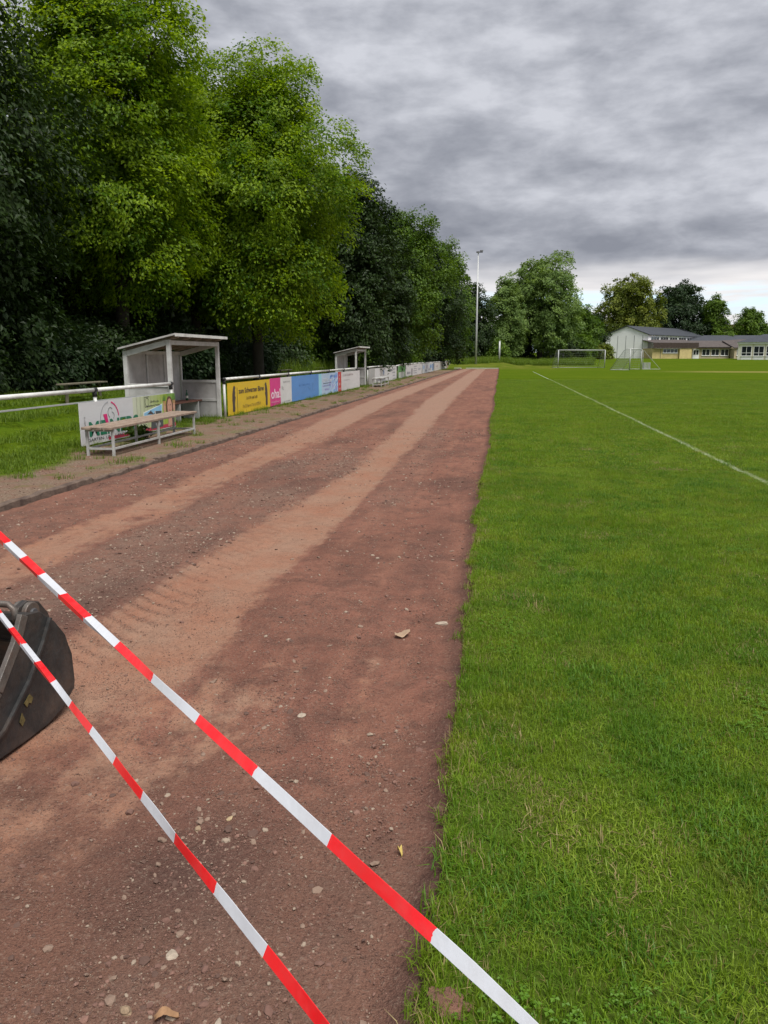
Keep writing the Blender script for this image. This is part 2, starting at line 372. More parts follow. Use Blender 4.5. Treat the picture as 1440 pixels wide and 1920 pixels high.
# cross streak of orange soil in the foreground
rut = np.maximum(rut, .62 * (1 - sst(np.abs(TX + 1.75 - .25 * (TY - 2)), .25, .6)) * sst(TY, 1.2, 2.2) * (1 - sst(TY, 3.5, 4.6)))
rut = np.maximum(rut, .55 * (1 - sst(np.abs(TX + .62 + .05 * (TY - 3)), .02, .22)) * sst(TY, 2.7, 3.1) * (1 - sst(TY, 4.1, 4.6)))
grav = band(LR, RL, .22) * sst(TY, 3.5, 5) * (1 - sst(TY, 10, 16)) + .35 * band(LR, RL, .3) * sst(TY, 14, 20) + .5 * band(RR, RR + .45, .2) * sst(TY, 6, 9) * (1 - sst(TY, 12, 30))
grav = np.maximum(grav, .45 * (1 - sst(np.abs(TX + .62), .2, .6)) * (1 - sst(TY, 2.0, 2.9)))
grav = np.maximum(grav, .4 * band(-5.3, LL, .2))
grav = .8 * np.clip(grav * (1.9 * fbm(N3, TX * 1.5, TY * .9, 5) - .15), 0, 1)
damp = .55 * np.clip(1.6 * (fbm(N1, TX * 1.6 + 8, TY * .6 + 2, 4) - .54) * 3, 0, 1) * (1 - rut)
damp = np.maximum(damp, .9 * np.exp(-(((TX + .95) / .28) ** 2 + ((TY - 2.15) / .30) ** 2)))
damp = np.maximum(damp, .8 * np.exp(-(((TX + 2.72) / .18) ** 2 + ((TY - 4.4) / 1.2) ** 2)))
damp = np.maximum(damp, .75 * (1 - sst(edge_x(TY) - TX, .03, .16)))
relief = .026 * (fbm(N2, TX * 3, TY * 3, 5) - .5) + .020 * (fbm(N3, TX * 9, TY * 9, 4) - .5)
relief = relief * (1 - .55 * rut)
lug = (np.abs(((TY * 1.0 + (TX + 2.3) * .7 + .10 * fbm(N1, TX * 3, TY * 2.2, 3)) / .15) % 1 - .5) * 2) * band(RL - .02, RL + .42, .05) * sst(TY, 3.2, 3.8) * (1 - sst(TY, 7, 9))
TZ = -.052 - .018 * rut + relief + .024 * (lug - .5 * (lug > 0)) * np.clip(2.6 * fbm(N2, TX * 2.5 + 3, TY * 1.7, 3) - .65, 0, 1) + .03 * (1 - sst(edge_x(TY) - TX, .0, .12)) - .012 * (1 - sst(TX + 5.36, .0, .7))
trk = obj('running_track', grid_mesh('running_track', TX, TY, TZ, M['cinder'], True, {'rut': rut, 'gravel': grav, 'damp': damp, 'lug': np.clip((1 - lug) * band(RL - .02, RL + .42, .05) * sst(TY, 3.2, 3.8) * (1 - sst(TY, 7, 9)) - .45, 0, 1) * 1.8})); tag(trk, kind='structure')
from bisect import bisect
def track_z(x, y):
    j = min(max(bisect(ty.tolist(), y) - 1, 0), len(ty) - 1); i = int(np.argmin(np.abs(TX[j] - x))); return float(TZ[j, i])

# kerb stones along the track
kerb = empty('kerb'); tag(kerb, kind='structure')
kme = []
for s in range(5):
    rr = random.Random(s); mb = MB()
    n = 8; pr = []
    for k in range(n + 1):
        y = k / n * .985; pr.append((y, -5.405 + rr.uniform(-.014, .012), .018 + rr.uniform(-.014, .010)))
    for k in range(n):
        y0, x0, z0 = pr[k]; y1, x1, z1 = pr[k + 1]
        mb.add([(-5.46, y0, -.2), (x0 + .07, y0, -.2), (x0 + .06, y0, z0 - .012), (x0 + .045, y0, z0), (-5.45, y0, z0 - .006), (-5.46, y1, -.2), (x1 + .07, y1, -.2), (x1 + .06, y1, z1 - .012), (x1 + .045, y1, z1), (-5.45, y1, z1 - .006)],
               [(1, 2, 7, 6), (2, 3, 8, 7), (3, 4, 9, 8), (4, 0, 5, 9)] + ([(0, 1, 2, 3, 4)] if k == 0 else []) + ([(5, 6, 7, 8, 9)] if k == n - 1 else []))
    o = mb.build('kerb_stone', M['concrete'], kerb); kme.append(o.data); bpy.data.objects.remove(o)
rk = random.Random(4)
for i in range(0, 102):
    o = obj('kerb_stone', kme[i % 5], kerb); o.location = (rk.uniform(-.02, .02), 3.5 + i, rk.uniform(-.03, .008)); o.rotation_euler.z = rk.uniform(-.008, .008); o.rotation_euler.x = rk.uniform(-.006, .006)
o = MB().box(-4.6, -.25, 105.75, 106.0, -.1, .06).build('track_end_kerb', M['pale_concrete'], None, bevel=.01); tag(o, kind='structure')
o = MB().box(-6.2, -5.2, 105.6, 106.0, -.1, .07).build('concrete_slab', M['pale_concrete'], None, bevel=.01); tag(o, 'short pale concrete slab at the far left end of the track', 'slab')
o = MB().box(-.27, -.21, 103.2, 105.4, -.06, .09).build('edging_board', M['old_wood'], None); tag(o, 'thin wooden edging board at the far right corner of the track', 'board')

# ------------------------------------------------------------------ instancing of stuff (grass, gravel) with geometry nodes
def gn_scatter(name, pts, rot, scl, idx, protos, label, cat):
    c = bpy.data.collections.new(name + '_source')
    for k, me in enumerate(protos):
        po = bpy.data.objects.new('%s_source_%02d' % (name, k), me); c.objects.link(po)
    me = bpy.data.meshes.new(name); me.vertices.add(len(pts)); me.vertices.foreach_set('co', np.asarray(pts, np.float32).ravel())
    a = me.attributes.new('rot', 'FLOAT_VECTOR', 'POINT'); a.data.foreach_set('vector', np.asarray(rot, np.float32).ravel())
    a = me.attributes.new('scl', 'FLOAT_VECTOR', 'POINT'); a.data.foreach_set('vector', np.asarray(scl, np.float32).ravel())
    a = me.attributes.new('idx', 'INT', 'POINT'); a.data.foreach_set('value', np.asarray(idx, np.int32).ravel())
    o = obj(name, me); md = o.modifiers.new('scatter', 'NODES')
    ng = bpy.data.node_groups.new(name, 'GeometryNodeTree')
    ng.interface.new_socket('Geometry', in_out='INPUT', socket_type='NodeSocketGeometry'); ng.interface.new_socket('Geometry', in_out='OUTPUT', socket_type='NodeSocketGeometry')
    gi = ng.nodes.new('NodeGroupInput'); go = ng.nodes.new('NodeGroupOutput'); ip = ng.nodes.new('GeometryNodeInstanceOnPoints'); ci = ng.nodes.new('GeometryNodeCollectionInfo')
    ci.inputs['Collection'].default_value = c; ci.inputs['Separate Children'].default_value = True; ci.inputs['Reset Children'].default_value = True
    def na(nm, dt):
        q = ng.nodes.new('GeometryNodeInputNamedAttribute'); q.data_type = dt; q.inputs['Name'].default_value = nm; return q.outputs['Attribute']
    L = ng.links.new
    L(gi.outputs[0], ip.inputs['Points']); L(ci.outputs[0], ip.inputs['Instance']); ip.inputs['Pick Instance'].default_value = True
    L(na('idx', 'INT'), ip.inputs['Instance Index']); L(na('rot', 'FLOAT_VECTOR'), ip.inputs['Rotation']); L(na('scl', 'FLOAT_VECTOR'), ip.inputs['Scale'])
    L(ip.outputs[0], go.inputs[0]); md.node_group = ng
    return tag(o, label, cat, kind='stuff')

def blades(name, n, size, lo, hi, wid, seed, mat, lean=.5, round_=False, dry=0.0):
    r = np.random.default_rng(seed)
    if round_:
        a = r.random(n) * 6.283; q = np.sqrt(r.random(n)) * size; px, py = q * np.cos(a), q * np.sin(a)
    else: px, py = (r.random(n) - .5) * size, (r.random(n) - .5) * size
    L = r.uniform(lo, hi, n); a = r.random(n) * 6.283; le = np.abs(r.normal(0, lean, n)); wd = wid * r.uniform(.7, 1.3, n)
    dx, dy = np.cos(a), np.sin(a); fx, fy = -dy, dx
    rows = []
    for t, wv in ((0, 1.), (.5, .8), (1, 0)):
        th = le * t * 1.2; hx = L * t * np.sin(th); hz = L * t * np.cos(th)
        cx, cy = px + dx * hx, py + dy * hx
        if wv: rows += [np.stack([cx - fx * wd * wv / 2, cy - fy * wd * wv / 2, hz], 1), np.stack([cx + fx * wd * wv / 2, cy + fy * wd * wv / 2, hz], 1)]
        else: rows.append(np.stack([cx, cy, hz], 1))
    v = np.stack(rows, 1).reshape(-1, 3); b = np.arange(n)[:, None] * 5
    f = np.concatenate([b + [0, 1, 3], b + [0, 3, 2], b + [2, 3, 4]], 0)
    t = np.repeat(np.clip(r.normal(.48, .27, n), 0, 1), 5)
    return np_mesh(name, v, f, mat, False, {'tint': t})
rg = np.random.default_rng(7)
near_t = [blades('lawn_a%d' % i, 5200, .5, .014, .048, .0027, 10 + i, M['blade'], .95) for i in range(6)]
mid_t = [blades('lawn_b%d' % i, 3400, 1.0, .02, .05, .0058, 20 + i, M['blade'], .85) for i in range(4)]
def in_view(x, y, m=1.15):
    # rough horizontal view cone of the photograph plus a margin
    a = np.degrees(np.arctan2(x, np.maximum(y, .01))) + 8.466; return np.abs(a) < 26.6 * m + 60 / np.maximum(y, 1) 
pts = [];
for iy in range(0, 22):
    for ix in range(0, 24):
        x = .05 + ix * .5; y = .6 + iy * .5
        if x > 1.2 + y * .62: continue
        pts.append((x, y, 0))
P = np.array(pts); P[:, 0] += edge_x(P[:, 1]) + .205; P[:, 2] = terrain(P[:, 0], P[:, 1]) - .004
n = len(P); hs = .55 + 1.1 * fbm(N2, P[:, 0] * 1.3, P[:, 1] * 1.3, 3)
gn_scatter('lawn_grass', P, np.stack([np.zeros(n), np.zeros(n), rg.integers(0, 4, n) * math.pi / 2], 1), np.stack([np.ones(n) * 1.04, np.ones(n) * 1.04, hs], 1), rg.integers(0, 6, n), near_t, 'short mown green grass of the pitch nearest the camera', 'grass')
pts = []
for iy in range(0, 44):
    y = 12.0 + iy
    for ix in range(0, 40):
        x = .3 + ix
        if x > 2 + y * .6: continue
        pts.append((x, y, 0))
P = np.array(pts, float); P[:, 2] = terrain(P[:, 0], P[:, 1]) - .004; n = len(P)
P[:, 0] += np.where(P[:, 0] < .6, edge_x(P[:, 1]) + .2, 0)
gn_scatter('pitch_grass', P, np.stack([np.zeros(n), np.zeros(n), rg.integers(0, 4, n) * math.pi / 2], 1), np.stack([np.ones(n) * 1.03, np.ones(n) * 1.03, .8 + .5 * rg.random(n)], 1), rg.integers(0, 4, n), mid_t, 'mown green grass farther out on the pitch', 'grass')
# longer ragged tufts and dry stalks along the cut lawn edge
tuft = [blades('tuft%d' % i, 36, .05, .025, .068, .0034, 40 + i, M['blade'], .75, True) for i in range(4)] + [blades('dry%d' % i, 16, .06, .025, .075, .0026, 50 + i, M['blade_dry'], .9, True) for i in range(2)]
n = 560; yy = .7 + 21 * rg.random(n) ** 1.7; xx = edge_x(yy) + np.abs(rg.normal(0, .08, n)) - .022
P = np.stack([xx, yy, np.where(xx < edge_x(yy), -.03, -.003)], 1)
gn_scatter('edge_grass', P, np.stack([np.zeros(n), np.zeros(n), rg.random(n) * 6.28], 1), np.repeat((.6 + .6 * rg.random(n))[:, None], 3, 1), np.where(rg.random(n) < .33, rg.integers(4, 6, n), rg.integers(0, 4, n)), tuft, 'ragged longer grass and dry stalks overhanging the track edge', 'grass')
# uneven spots in the lawn: denser dark tufts, clover, flattened dry thatch
def clover(name, seed):
    r = np.random.default_rng(seed); V_, F_, T_ = [], [], []
    for k in range(34):
        a_ = r.random() * 6.283; q = math.sqrt(r.random()) * .085; cx, cy, h = q * math.cos(a_), q * math.sin(a_), r.uniform(.018, .036); b0 = r.random() * 6.283; tv = r.uniform(.25, .75)
        for l in range(3):
            an = b0 + l * 2.094; ux, uy = math.cos(an), math.sin(an); L_ = r.uniform(.0065, .0095); o_ = len(V_)
            V_ += [(cx, cy, h), (cx + ux * L_ * .6 - uy * L_ * .5, cy + uy * L_ * .6 + ux * L_ * .5, h + .002), (cx + ux * L_ * 1.1, cy + uy * L_ * 1.1, h - .002), (cx + ux * L_ * .6 + uy * L_ * .5, cy + uy * L_ * .6 - ux * L_ * .5, h + .002)]
            F_ += [(o_, o_ + 1, o_ + 2), (o_, o_ + 2, o_ + 3)]; T_ += [tv] * 4
    return np_mesh(name, V_, F_, M['clover'], False, {'tint': T_})
M['clover'] = foliage('clover', (.070, .165, .012), (.130, .250, .020), .35)
M['blade_deep'] = foliage('blade_deep', (.050, .125, .010), (.120, .240, .020), .35); M['blade_pale'] = foliage('blade_pale', (.165, .255, .024), (.270, .350, .042), .35)
spot = [blades('spot%d' % i, 150, .11, .028, .066, .0032, 90 + i, M['blade_deep'], .8, True) for i in range(3)] + [blades('pale%d' % i, 130, .12, .022, .055, .0026, 95 + i, M['blade_pale'], 1.0, True) for i in range(2)] + [blades('thatch%d' % i, 110, .10, .020, .060, .0024, 98 + i, M['blade_dry'], 1.35, True) for i in range(2)] + [clover('clover%d' % i, 5 + i) for i in range(3)]
n = 2600; yy = 1.0 + 15 * rg.random(n) ** 1.5; xx = -.05 + (1.2 + yy * .62) * rg.random(n)
kind = fbm(N3, xx * 1.1 + 3, yy * 1.1 + 8, 3); kind2 = fbm(N1, xx * .9 + 13, yy * .9 + 28, 3)
keep = rg.random(n) < .25 + 1.5 * np.abs(kind - .5) * 2; xx, yy, kind, kind2 = xx[keep], yy[keep], kind[keep], kind2[keep]; n = len(xx)
idx = np.where(kind > .56, rg.integers(0, 3, n), np.where(kind < .37, rg.integers(3, 5, n), np.where(kind2 > .60, rg.integers(7, 10, n), np.where(rg.random(n) < .35, rg.integers(5, 7, n), rg.integers(0, 5, n)))))
gn_scatter('lawn_tufts', np.stack([xx, yy, terrain(xx, yy) - .003], 1), np.stack([np.zeros(n), np.zeros(n), rg.random(n) * 6.28], 1), np.stack([.7 + .9 * rg.random(n)] * 2 + [.7 + .45 * rg.random(n)], 1), idx, spot, 'clover, pale thatch and darker tufts scattered through the near lawn', 'grass')
# rough grass behind the railing and on the verge
wild = [blades('wild%d' % i, 900, 1.0, .07, .20, .009, 60 + i, M['blade_wild'], .6) for i in range(4)]
tall = [blades('tall%d' % i, 420, 1.0, .35, .95, .014, 70 + i, M['blade_wild'], .35) for i in range(3)]
pts = []
for iy in range(0, 70):
    for ix in range(-1 if iy < 4 else 0, 7): pts.append((-7.95 - ix - (.35 if ix < 0 else 0), 8 + iy, 0))
P = np.array(pts, float); P[:, :2] += rg.uniform(-.15, .15, (len(P), 2)); P[:, 2] = terrain(P[:, 0], P[:, 1]) - .02; n = len(P)
gn_scatter('rough_grass', P, np.stack([np.zeros(n), np.zeros(n), rg.random(n) * 6.28], 1), np.stack([np.ones(n) * 1.1, np.ones(n) * 1.1, .5 + .6 * rg.random(n)], 1), rg.integers(0, 4, n), wild, 'rough green grass between the railing and the wood', 'grass')
n = 620; yy = 9 + 55 * rg.random(n) ** 1.4; xx = np.where(rg.random(n) < .8, rg.normal(-7.22, .12, n), rg.uniform(-7.2, -5.5, n))
P = np.stack([xx, yy, np.zeros(n)], 1)
vt = [blades('weed%d' % i, 60, .14, .03, .13, .006, 80 + i, M['blade_wild'], .8, True) for i in range(4)]
gn_scatter('verge_weeds', P, np.stack([np.zeros(n), np.zeros(n), rg.random(n) * 6.28], 1), np.repeat((.5 + .9 * rg.random(n))[:, None], 3, 1), rg.integers(0, 4, n), vt, 'weedy grass tufts under the advertising boards on the verge', 'weeds')
pts = []
for k in range(620):
    y = rg.uniform(107, 190); x = rg.uniform(-14, -.5) if y < 128 else rg.uniform(-12, 14 + (y - 128) * .12)
    if y < 128 and (y < 113 + max(0, (x + 6)) * 1.6): continue
    pts.append((x, y, 0))
for k in range(150):
    y = rg.uniform(40, 110); pts.append((rg.uniform(-13.5, -10.5), y, 0))
P = np.array(pts, float); P[:, 2] = terrain(P[:, 0], P[:, 1]); n = len(P)
gn_scatter('meadow_grass', P, np.stack([np.zeros(n), np.zeros(n), rg.random(n) * 6.28], 1), np.stack([np.ones(n) * 1.6, np.ones(n) * 1.6, .7 + .6 * rg.random(n)], 1), rg.integers(0, 3, n), tall, 'tall unmown meadow grass beyond the end of the track', 'grass')

# gravel on the track
def rock_mesh(name, seed, mat):
    import bmesh
    bm = bmesh.new(); bmesh.ops.create_icosphere(bm, subdivisions=1, radius=1); r = random.Random(seed)
    sc = (r.uniform(.8, 1.3), r.uniform(.6, .95), r.uniform(.35, .65))
    for v in bm.verts: v.co = Vector((v.co.x * sc[0], v.co.y * sc[1], v.co.z * sc[2])) * r.uniform(.78, 1.12)
    me = bpy.data.meshes.new(name); bm.to_mesh(me); bm.free(); me.materials.append(mat); return me
M['peb1'] = surf('peb1', (.205, .140, .105), .85, .35, 30); M['peb2'] = surf('peb2', (.20, .11, .085), .9, .35, 30); M['peb3'] = surf('peb3', (.10, .058, .045), .95, .3, 30); M['peb4'] = surf('peb4', (.27, .21, .16), .8, .25, 30)
M['peb5'] = surf('peb5', (.15, .082, .064), .95, .35, 30)
rocks = [rock_mesh('pebble%d' % i, i, M[['peb1', 'peb2', 'peb3', 'peb5', 'peb4', 'peb5'][i % 6]]) for i in range(12)]
cand = 330000
yy = .8 + 17 * rg.random(cand) ** 2.0; xx = rg.uniform(-5.2, -.28, cand)
jj = np.clip(np.searchsorted(ty, yy) - 1, 0, len(ty) - 1); ii = np.clip(((xx + 5.36) / 5.36 * 131).astype(int), 0, 131)
pr = (.14 + .75 * grav[jj, ii] + .3 * damp[jj, ii] - .10 * rut[jj, ii]) * (.15 + 1.9 * fbm(N1, xx * 2.3 + 40, yy * 1.6 + 11, 4) ** 1.6)
pr = pr + .9 * np.exp(-(((xx + 1.02) / .10) ** 2 + ((yy - 3.35) / .18) ** 2)) + .55 * np.exp(-(((xx + .42) / .16) ** 2 + ((yy - 2.9) / .35) ** 2)) + .5 * np.exp(-(((xx + .72) / .3) ** 2 + ((yy - 1.5) / .2) ** 2)); vis = xx > -.9 - yy * .72
k = (rg.random(cand) < pr) & vis; xx, yy, jj, ii = xx[k], yy[k], jj[k], ii[k]; n = len(xx)
sz = np.clip(.0024 * np.exp(rg.normal(0, .72, n)) * (1 + .07 * yy), .0012, .02)
P = np.stack([xx, yy, TZ[jj, ii] + sz * .15], 1)
gn_scatter('gravel', P, np.stack([rg.normal(0, .3, n), rg.normal(0, .3, n), rg.random(n) * 6.28], 1), np.repeat(sz[:, None], 3, 1), rg.integers(0, 12, n), rocks, 'loose small gravel and grit strewn over the red cinder track', 'gravel')

cand = 260000
yy = .95 + 4.2 * rg.random(cand) ** 1.5; xx = rg.uniform(-2.6, -.24, cand); k = (xx > -.75 - yy * .55); xx, yy = xx[k], yy[k]
k = rg.random(len(xx)) < .12 + .95 * fbm(N2, xx * 3.1 + 9, yy * 2.3 + 4, 5) ** 1.5; xx, yy = xx[k], yy[k]; n = len(xx)
jj = np.clip(np.searchsorted(ty, yy) - 1, 0, len(ty) - 1); ii = np.clip(((xx + 5.36) / 5.36 * 131).astype(int), 0, 131)
sz = np.clip(.0012 * np.exp(rg.normal(0, .5, n)) * (1 + .12 * yy), .0007, .005)
crumb = [rock_mesh('crumb%d' % i, 30 + i, M[['peb5', 'peb3', 'peb2', 'peb5', 'peb3', 'peb1'][i]]) for i in range(6)]
vx_ = rg.uniform(-7.1, -5.5, 9000); vy_ = 6 + 30 * rg.random(9000) ** 1.6; k = rg.random(9000) < .1 + fbm(N1, vx_ * 2, vy_ * 1.3, 4) ** 1.5; vx_, vy_ = vx_[k], vy_[k]; m_ = len(vx_)
vs_ = np.clip(.006 * np.exp(rg.normal(0, .5, m_)), .003, .02)
gn_scatter('verge_gravel', np.stack([vx_, vy_, np.full(m_, .002)], 1), np.stack([rg.normal(0, .3, m_), rg.normal(0, .3, m_), rg.random(m_) * 6.28], 1), np.repeat(vs_[:, None], 3, 1), rg.integers(0, 12, m_), rocks, 'grit and small stones on the trodden verge beside the kerb', 'gravel')
gn_scatter('soil_crumbs', np.stack([xx, yy, TZ[jj, ii] + sz * .2], 1), np.stack([rg.normal(0, .5, n), rg.normal(0, .5, n), rg.random(n) * 6.28], 1), np.repeat(sz[:, None], 3, 1), rg.integers(0, 6, n), crumb, 'fine reddish soil crumbs covering the near part of the track', 'soil')

# ================================================================== trees
def leaf_cloud(r, cen, outw, n_leaf, size, spread, droop=.35, wild=.38):
    """leaves for many clumps: cen (k,3) clump centres, outw (k,3) outward directions"""
    k = len(cen); n = k * n_leaf
    up = np.array([0, 0, 1.])
    nrm = outw * .55 + up * .75 + r.normal(0, .28, (k, 3)); nrm /= np.linalg.norm(nrm, axis=1)[:, None]
    t1 = np.cross(nrm, r.normal(0, 1, (k, 3))); t1 /= np.linalg.norm(t1, axis=1)[:, None]; t2 = np.cross(nrm, t1)
    a = r.random((k, n_leaf)) * 6.283; q = np.sqrt(r.random((k, n_leaf))) * spread * r.uniform(.6, 1.35, (k, 1))
    h = r.normal(0, .22, (k, n_leaf)) * spread - .35 * q * q / spread
    p = cen[:, None] + t1[:, None] * (q * np.cos(a))[..., None] + t2[:, None] * (q * np.sin(a))[..., None] + nrm[:, None] * h[..., None]
    p = p.reshape(-1, 3)
    ln = np.repeat(nrm, n_leaf, 0) + r.normal(0, wild, (n, 3)); ln /= np.linalg.norm(ln, axis=1)[:, None]
    od = np.repeat(outw, n_leaf, 0) * .8 - up * droop + r.normal(0, .6, (n, 3))
    ax = od - ln * np.sum(od * ln, 1)[:, None]; ax /= np.linalg.norm(ax, axis=1)[:, None] + 1e-6
    sd = np.cross(ln, ax); L = size * r.uniform(.65, 1.3, n)[:, None]; Wd = L * .30
    base = p - ax * L * .5; tip = p + ax * L * .5 - up * L * .10; mid = p + ln * L * .10
    v = np.stack([base, mid - sd * Wd, tip, mid + sd * Wd], 1).reshape(-1, 3); b = np.arange(n)[:, None] * 4
    f = np.concatenate([b + [0, 1, 2], b + [0, 2, 3]], 0)
    tint = np.clip(np.repeat(r.normal(.45, .2, k), n_leaf) + r.normal(0, .18, n), 0, 1)
    return v, f, np.repeat(tint, 4)
def make_tree(name, label, x, y, H, rx, zb, mat, seed, leaf=.11, clumps=520, per=60, spread=.55, boughs=12, ry=None, top=.75, bark='bark', cat='tree', group=None, trunk_r=.2, inner=.25, spiky=.0, skirt=None, zg=None):
    r = np.random.default_rng(seed); ry = ry or rx
    z0 = float(terrain(np.array(x), np.array(y))) if zg is None else zg
    root = empty(name, (x, y, z0)); H = H - z0; zb = max(zb - z0, .2)
    zc = (H + zb) / 2; rz = (H - zb) / 2
    # boughs: sub-crowns spread through an egg-shaped envelope
    bc = []; br = []
    for i in range(boughs):
        t = (i + .5) / boughs; th = i * 2.39996 + r.uniform(-.4, .4); cz = -0.85 + 1.7 * t
        w = math.sqrt(max(0, 1 - cz * cz)) * (top if cz > .2 else 1.0) * r.uniform(.48, .72)
        bc.append((rx * w * math.cos(th), ry * w * math.sin(th), zc + rz * cz * r.uniform(.80, .92))); br.append(r.uniform(.42, .58) * (1 - .30 * max(cz, 0)))
    bc.append((rx * .1 * r.normal(), ry * .1 * r.normal(), zc + rz * .62)); br.append(.38)
    bc = np.array(bc); br = np.array(br)
    mb = MB(); lean = r.normal(0, .02, 2)
    tz = zc + rz * .35
    mb.tube([(lean[0] * s * tz, lean[1] * s * tz, s * tz - .15 * (s == 0)) for s in (0, .06, .25, .5, .75, 1)], [trunk_r * 1.5, trunk_r * 1.08, trunk_r, trunk_r * .75, trunk_r * .45, trunk_r * .12], 8)
    mb.build('trunk', M[bark], root, True)
    mb = MB()
    for c, q in zip(bc, br):
        zs = max(zb * .7, min(c[2] - .35 * math.hypot(c[0], c[1]) - .3, tz * .95)); st = np.array([lean[0] * zs, lean[1] * zs, zs]); md = st * .5 + c * .5 + np.array([0, 0, -.08 * rx])
        mb.tube([st, md, c, c + (c - st) * .25], [trunk_r * .42, trunk_r * .28, trunk_r * .15, .012], 5)
    mb.build('limbs', M[bark], root, True)
    pick = r.choice(len(bc), clumps, p=br ** 2 / np.sum(br ** 2)); d = r.normal(0, 1, (clumps, 3)); d /= np.linalg.norm(d, axis=1)[:, None]
    rad = np.where(r.random(clumps) < inner, r.uniform(.3, .75, clumps), r.uniform(.82, 1.08, clumps)) * br[pick]
    sc = np.array([rx, ry, max(rz * .62, rx * .7)]); cen = bc[pick] + d * rad[:, None] * sc
    if spiky:
        k = r.random(clumps) < .16; cen[:, 2] += np.where(k & (cen[:, 2] < zc + rz * .8), np.clip(np.abs(r.normal(0, spiky, clumps)), 0, spiky), 0)
    if skirt is not None: cen[:, 2] = np.maximum(cen[:, 2], skirt + r.random(clumps) * .8)
    else: cen[:, 2] = np.maximum(cen[:, 2], zb * .75 + r.random(clumps) * .5)
    ow = d * .6 + (cen - np.array([0, 0, zc])) / np.array([rx, ry, rz]) * .7; ow /= np.linalg.norm(ow, axis=1)[:, None] + 1e-6
    v, f, t = leaf_cloud(r, cen, ow, per, leaf, spread)
    obj('crown', np_mesh('crown', v, f, M[mat], False, {'tint': t}), root)
    return tag(root, label, cat, group)
M['leaf_bright'] = foliage('leaf_bright', (.056, .135, .006), (.280, .395, .014), .48)
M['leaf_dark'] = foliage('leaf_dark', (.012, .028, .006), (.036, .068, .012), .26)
M['leaf_mid'] = foliage('leaf_mid', (.044, .098, .009), (.125, .205, .018), .36)
M['leaf_willow'] = foliage('leaf_willow', (.085, .150, .034), (.195, .285, .075), .36)
M['leaf_gold'] = foliage('leaf_gold', (.085, .125, .014), (.195, .225, .030), .32)
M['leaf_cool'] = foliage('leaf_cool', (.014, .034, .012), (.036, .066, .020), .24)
WG = 'trees of the wood on the left'
# front row of the wood, near to far
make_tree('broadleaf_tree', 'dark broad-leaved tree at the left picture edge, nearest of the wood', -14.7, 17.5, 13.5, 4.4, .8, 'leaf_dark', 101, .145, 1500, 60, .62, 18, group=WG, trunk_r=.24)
make_tree('broadleaf_tree', 'bright yellow-green tree behind the near dugout with its top cut by the picture edge', -12.6, 25.0, 14.4, 3.3, 3.2, 'leaf_bright', 102, .128, 1500, 84, .52, 18, group=WG, trunk_r=.22, spiky=.6, top=.95)
make_tree('broadleaf_tree', 'bright tree filling the gap behind and between the two largest bright trees', -12.6, 31.5, 12.6, 3.5, 3.4, 'leaf_bright', 110, .14, 1200, 62, .56, 16, group=WG, trunk_r=.2, spiky=.6, top=.9)
make_tree('broadleaf_tree', 'big bright yellow-green tree bulging over the boards between the two dugouts', -9.8, 31.0, 13.1, 3.8, 2.3, 'leaf_bright', 103, .128, 2000, 84, .56, 22, group=WG, trunk_r=.22, spiky=.6, top=.72)
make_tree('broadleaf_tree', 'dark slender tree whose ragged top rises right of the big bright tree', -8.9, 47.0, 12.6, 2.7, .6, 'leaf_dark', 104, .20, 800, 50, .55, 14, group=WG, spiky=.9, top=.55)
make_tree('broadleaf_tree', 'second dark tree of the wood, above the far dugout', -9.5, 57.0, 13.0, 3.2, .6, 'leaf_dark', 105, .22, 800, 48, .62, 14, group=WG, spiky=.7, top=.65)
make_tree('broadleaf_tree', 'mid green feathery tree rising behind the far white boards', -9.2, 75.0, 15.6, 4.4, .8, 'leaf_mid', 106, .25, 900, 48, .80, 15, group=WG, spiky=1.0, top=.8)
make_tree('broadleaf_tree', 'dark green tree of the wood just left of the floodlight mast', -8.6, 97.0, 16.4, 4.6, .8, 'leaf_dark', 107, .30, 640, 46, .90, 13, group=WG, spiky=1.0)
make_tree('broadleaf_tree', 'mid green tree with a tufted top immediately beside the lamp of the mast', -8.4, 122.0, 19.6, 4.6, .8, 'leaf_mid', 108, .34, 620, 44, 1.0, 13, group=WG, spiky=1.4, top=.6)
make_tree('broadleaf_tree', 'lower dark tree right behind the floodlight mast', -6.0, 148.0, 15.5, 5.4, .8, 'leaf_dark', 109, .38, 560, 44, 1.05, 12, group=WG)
# second row closing the wood
back = [(-19.0, 22, 14.5, 4.6, 'dark tree deep in the wood behind the nearest dark tree'), (-17.5, 31, 12.0, 4.6, 'dark tree in the second row, left behind the near dugout'),
        (-16.0, 40, 10.5, 4.6, 'dark tree in the second row, straight behind the big bright tree'), (-15.5, 50, 11.0, 4.4, 'dark tree in the second row, left behind the far dugout'),
        (-15.5, 62, 12.0, 4.8, 'dark tree in the second row, right behind the far dugout'), (-15.5, 84, 13.5, 5.0, 'dark tree in the second row, behind the feathery mid green tree'),
        (-15.0, 108, 14.5, 5.0, 'dark tree in the second row, left behind the floodlight mast')]
for i, (x, y, H, rr_, lb) in enumerate(back):
    make_tree('broadleaf_tree', lb, x, y, H, rr_, .1, 'leaf_dark' if i % 3 else 'leaf_cool', 130 + i, .46, 360, 42, 1.15, 14, group=WG, inner=.4, top=.95)
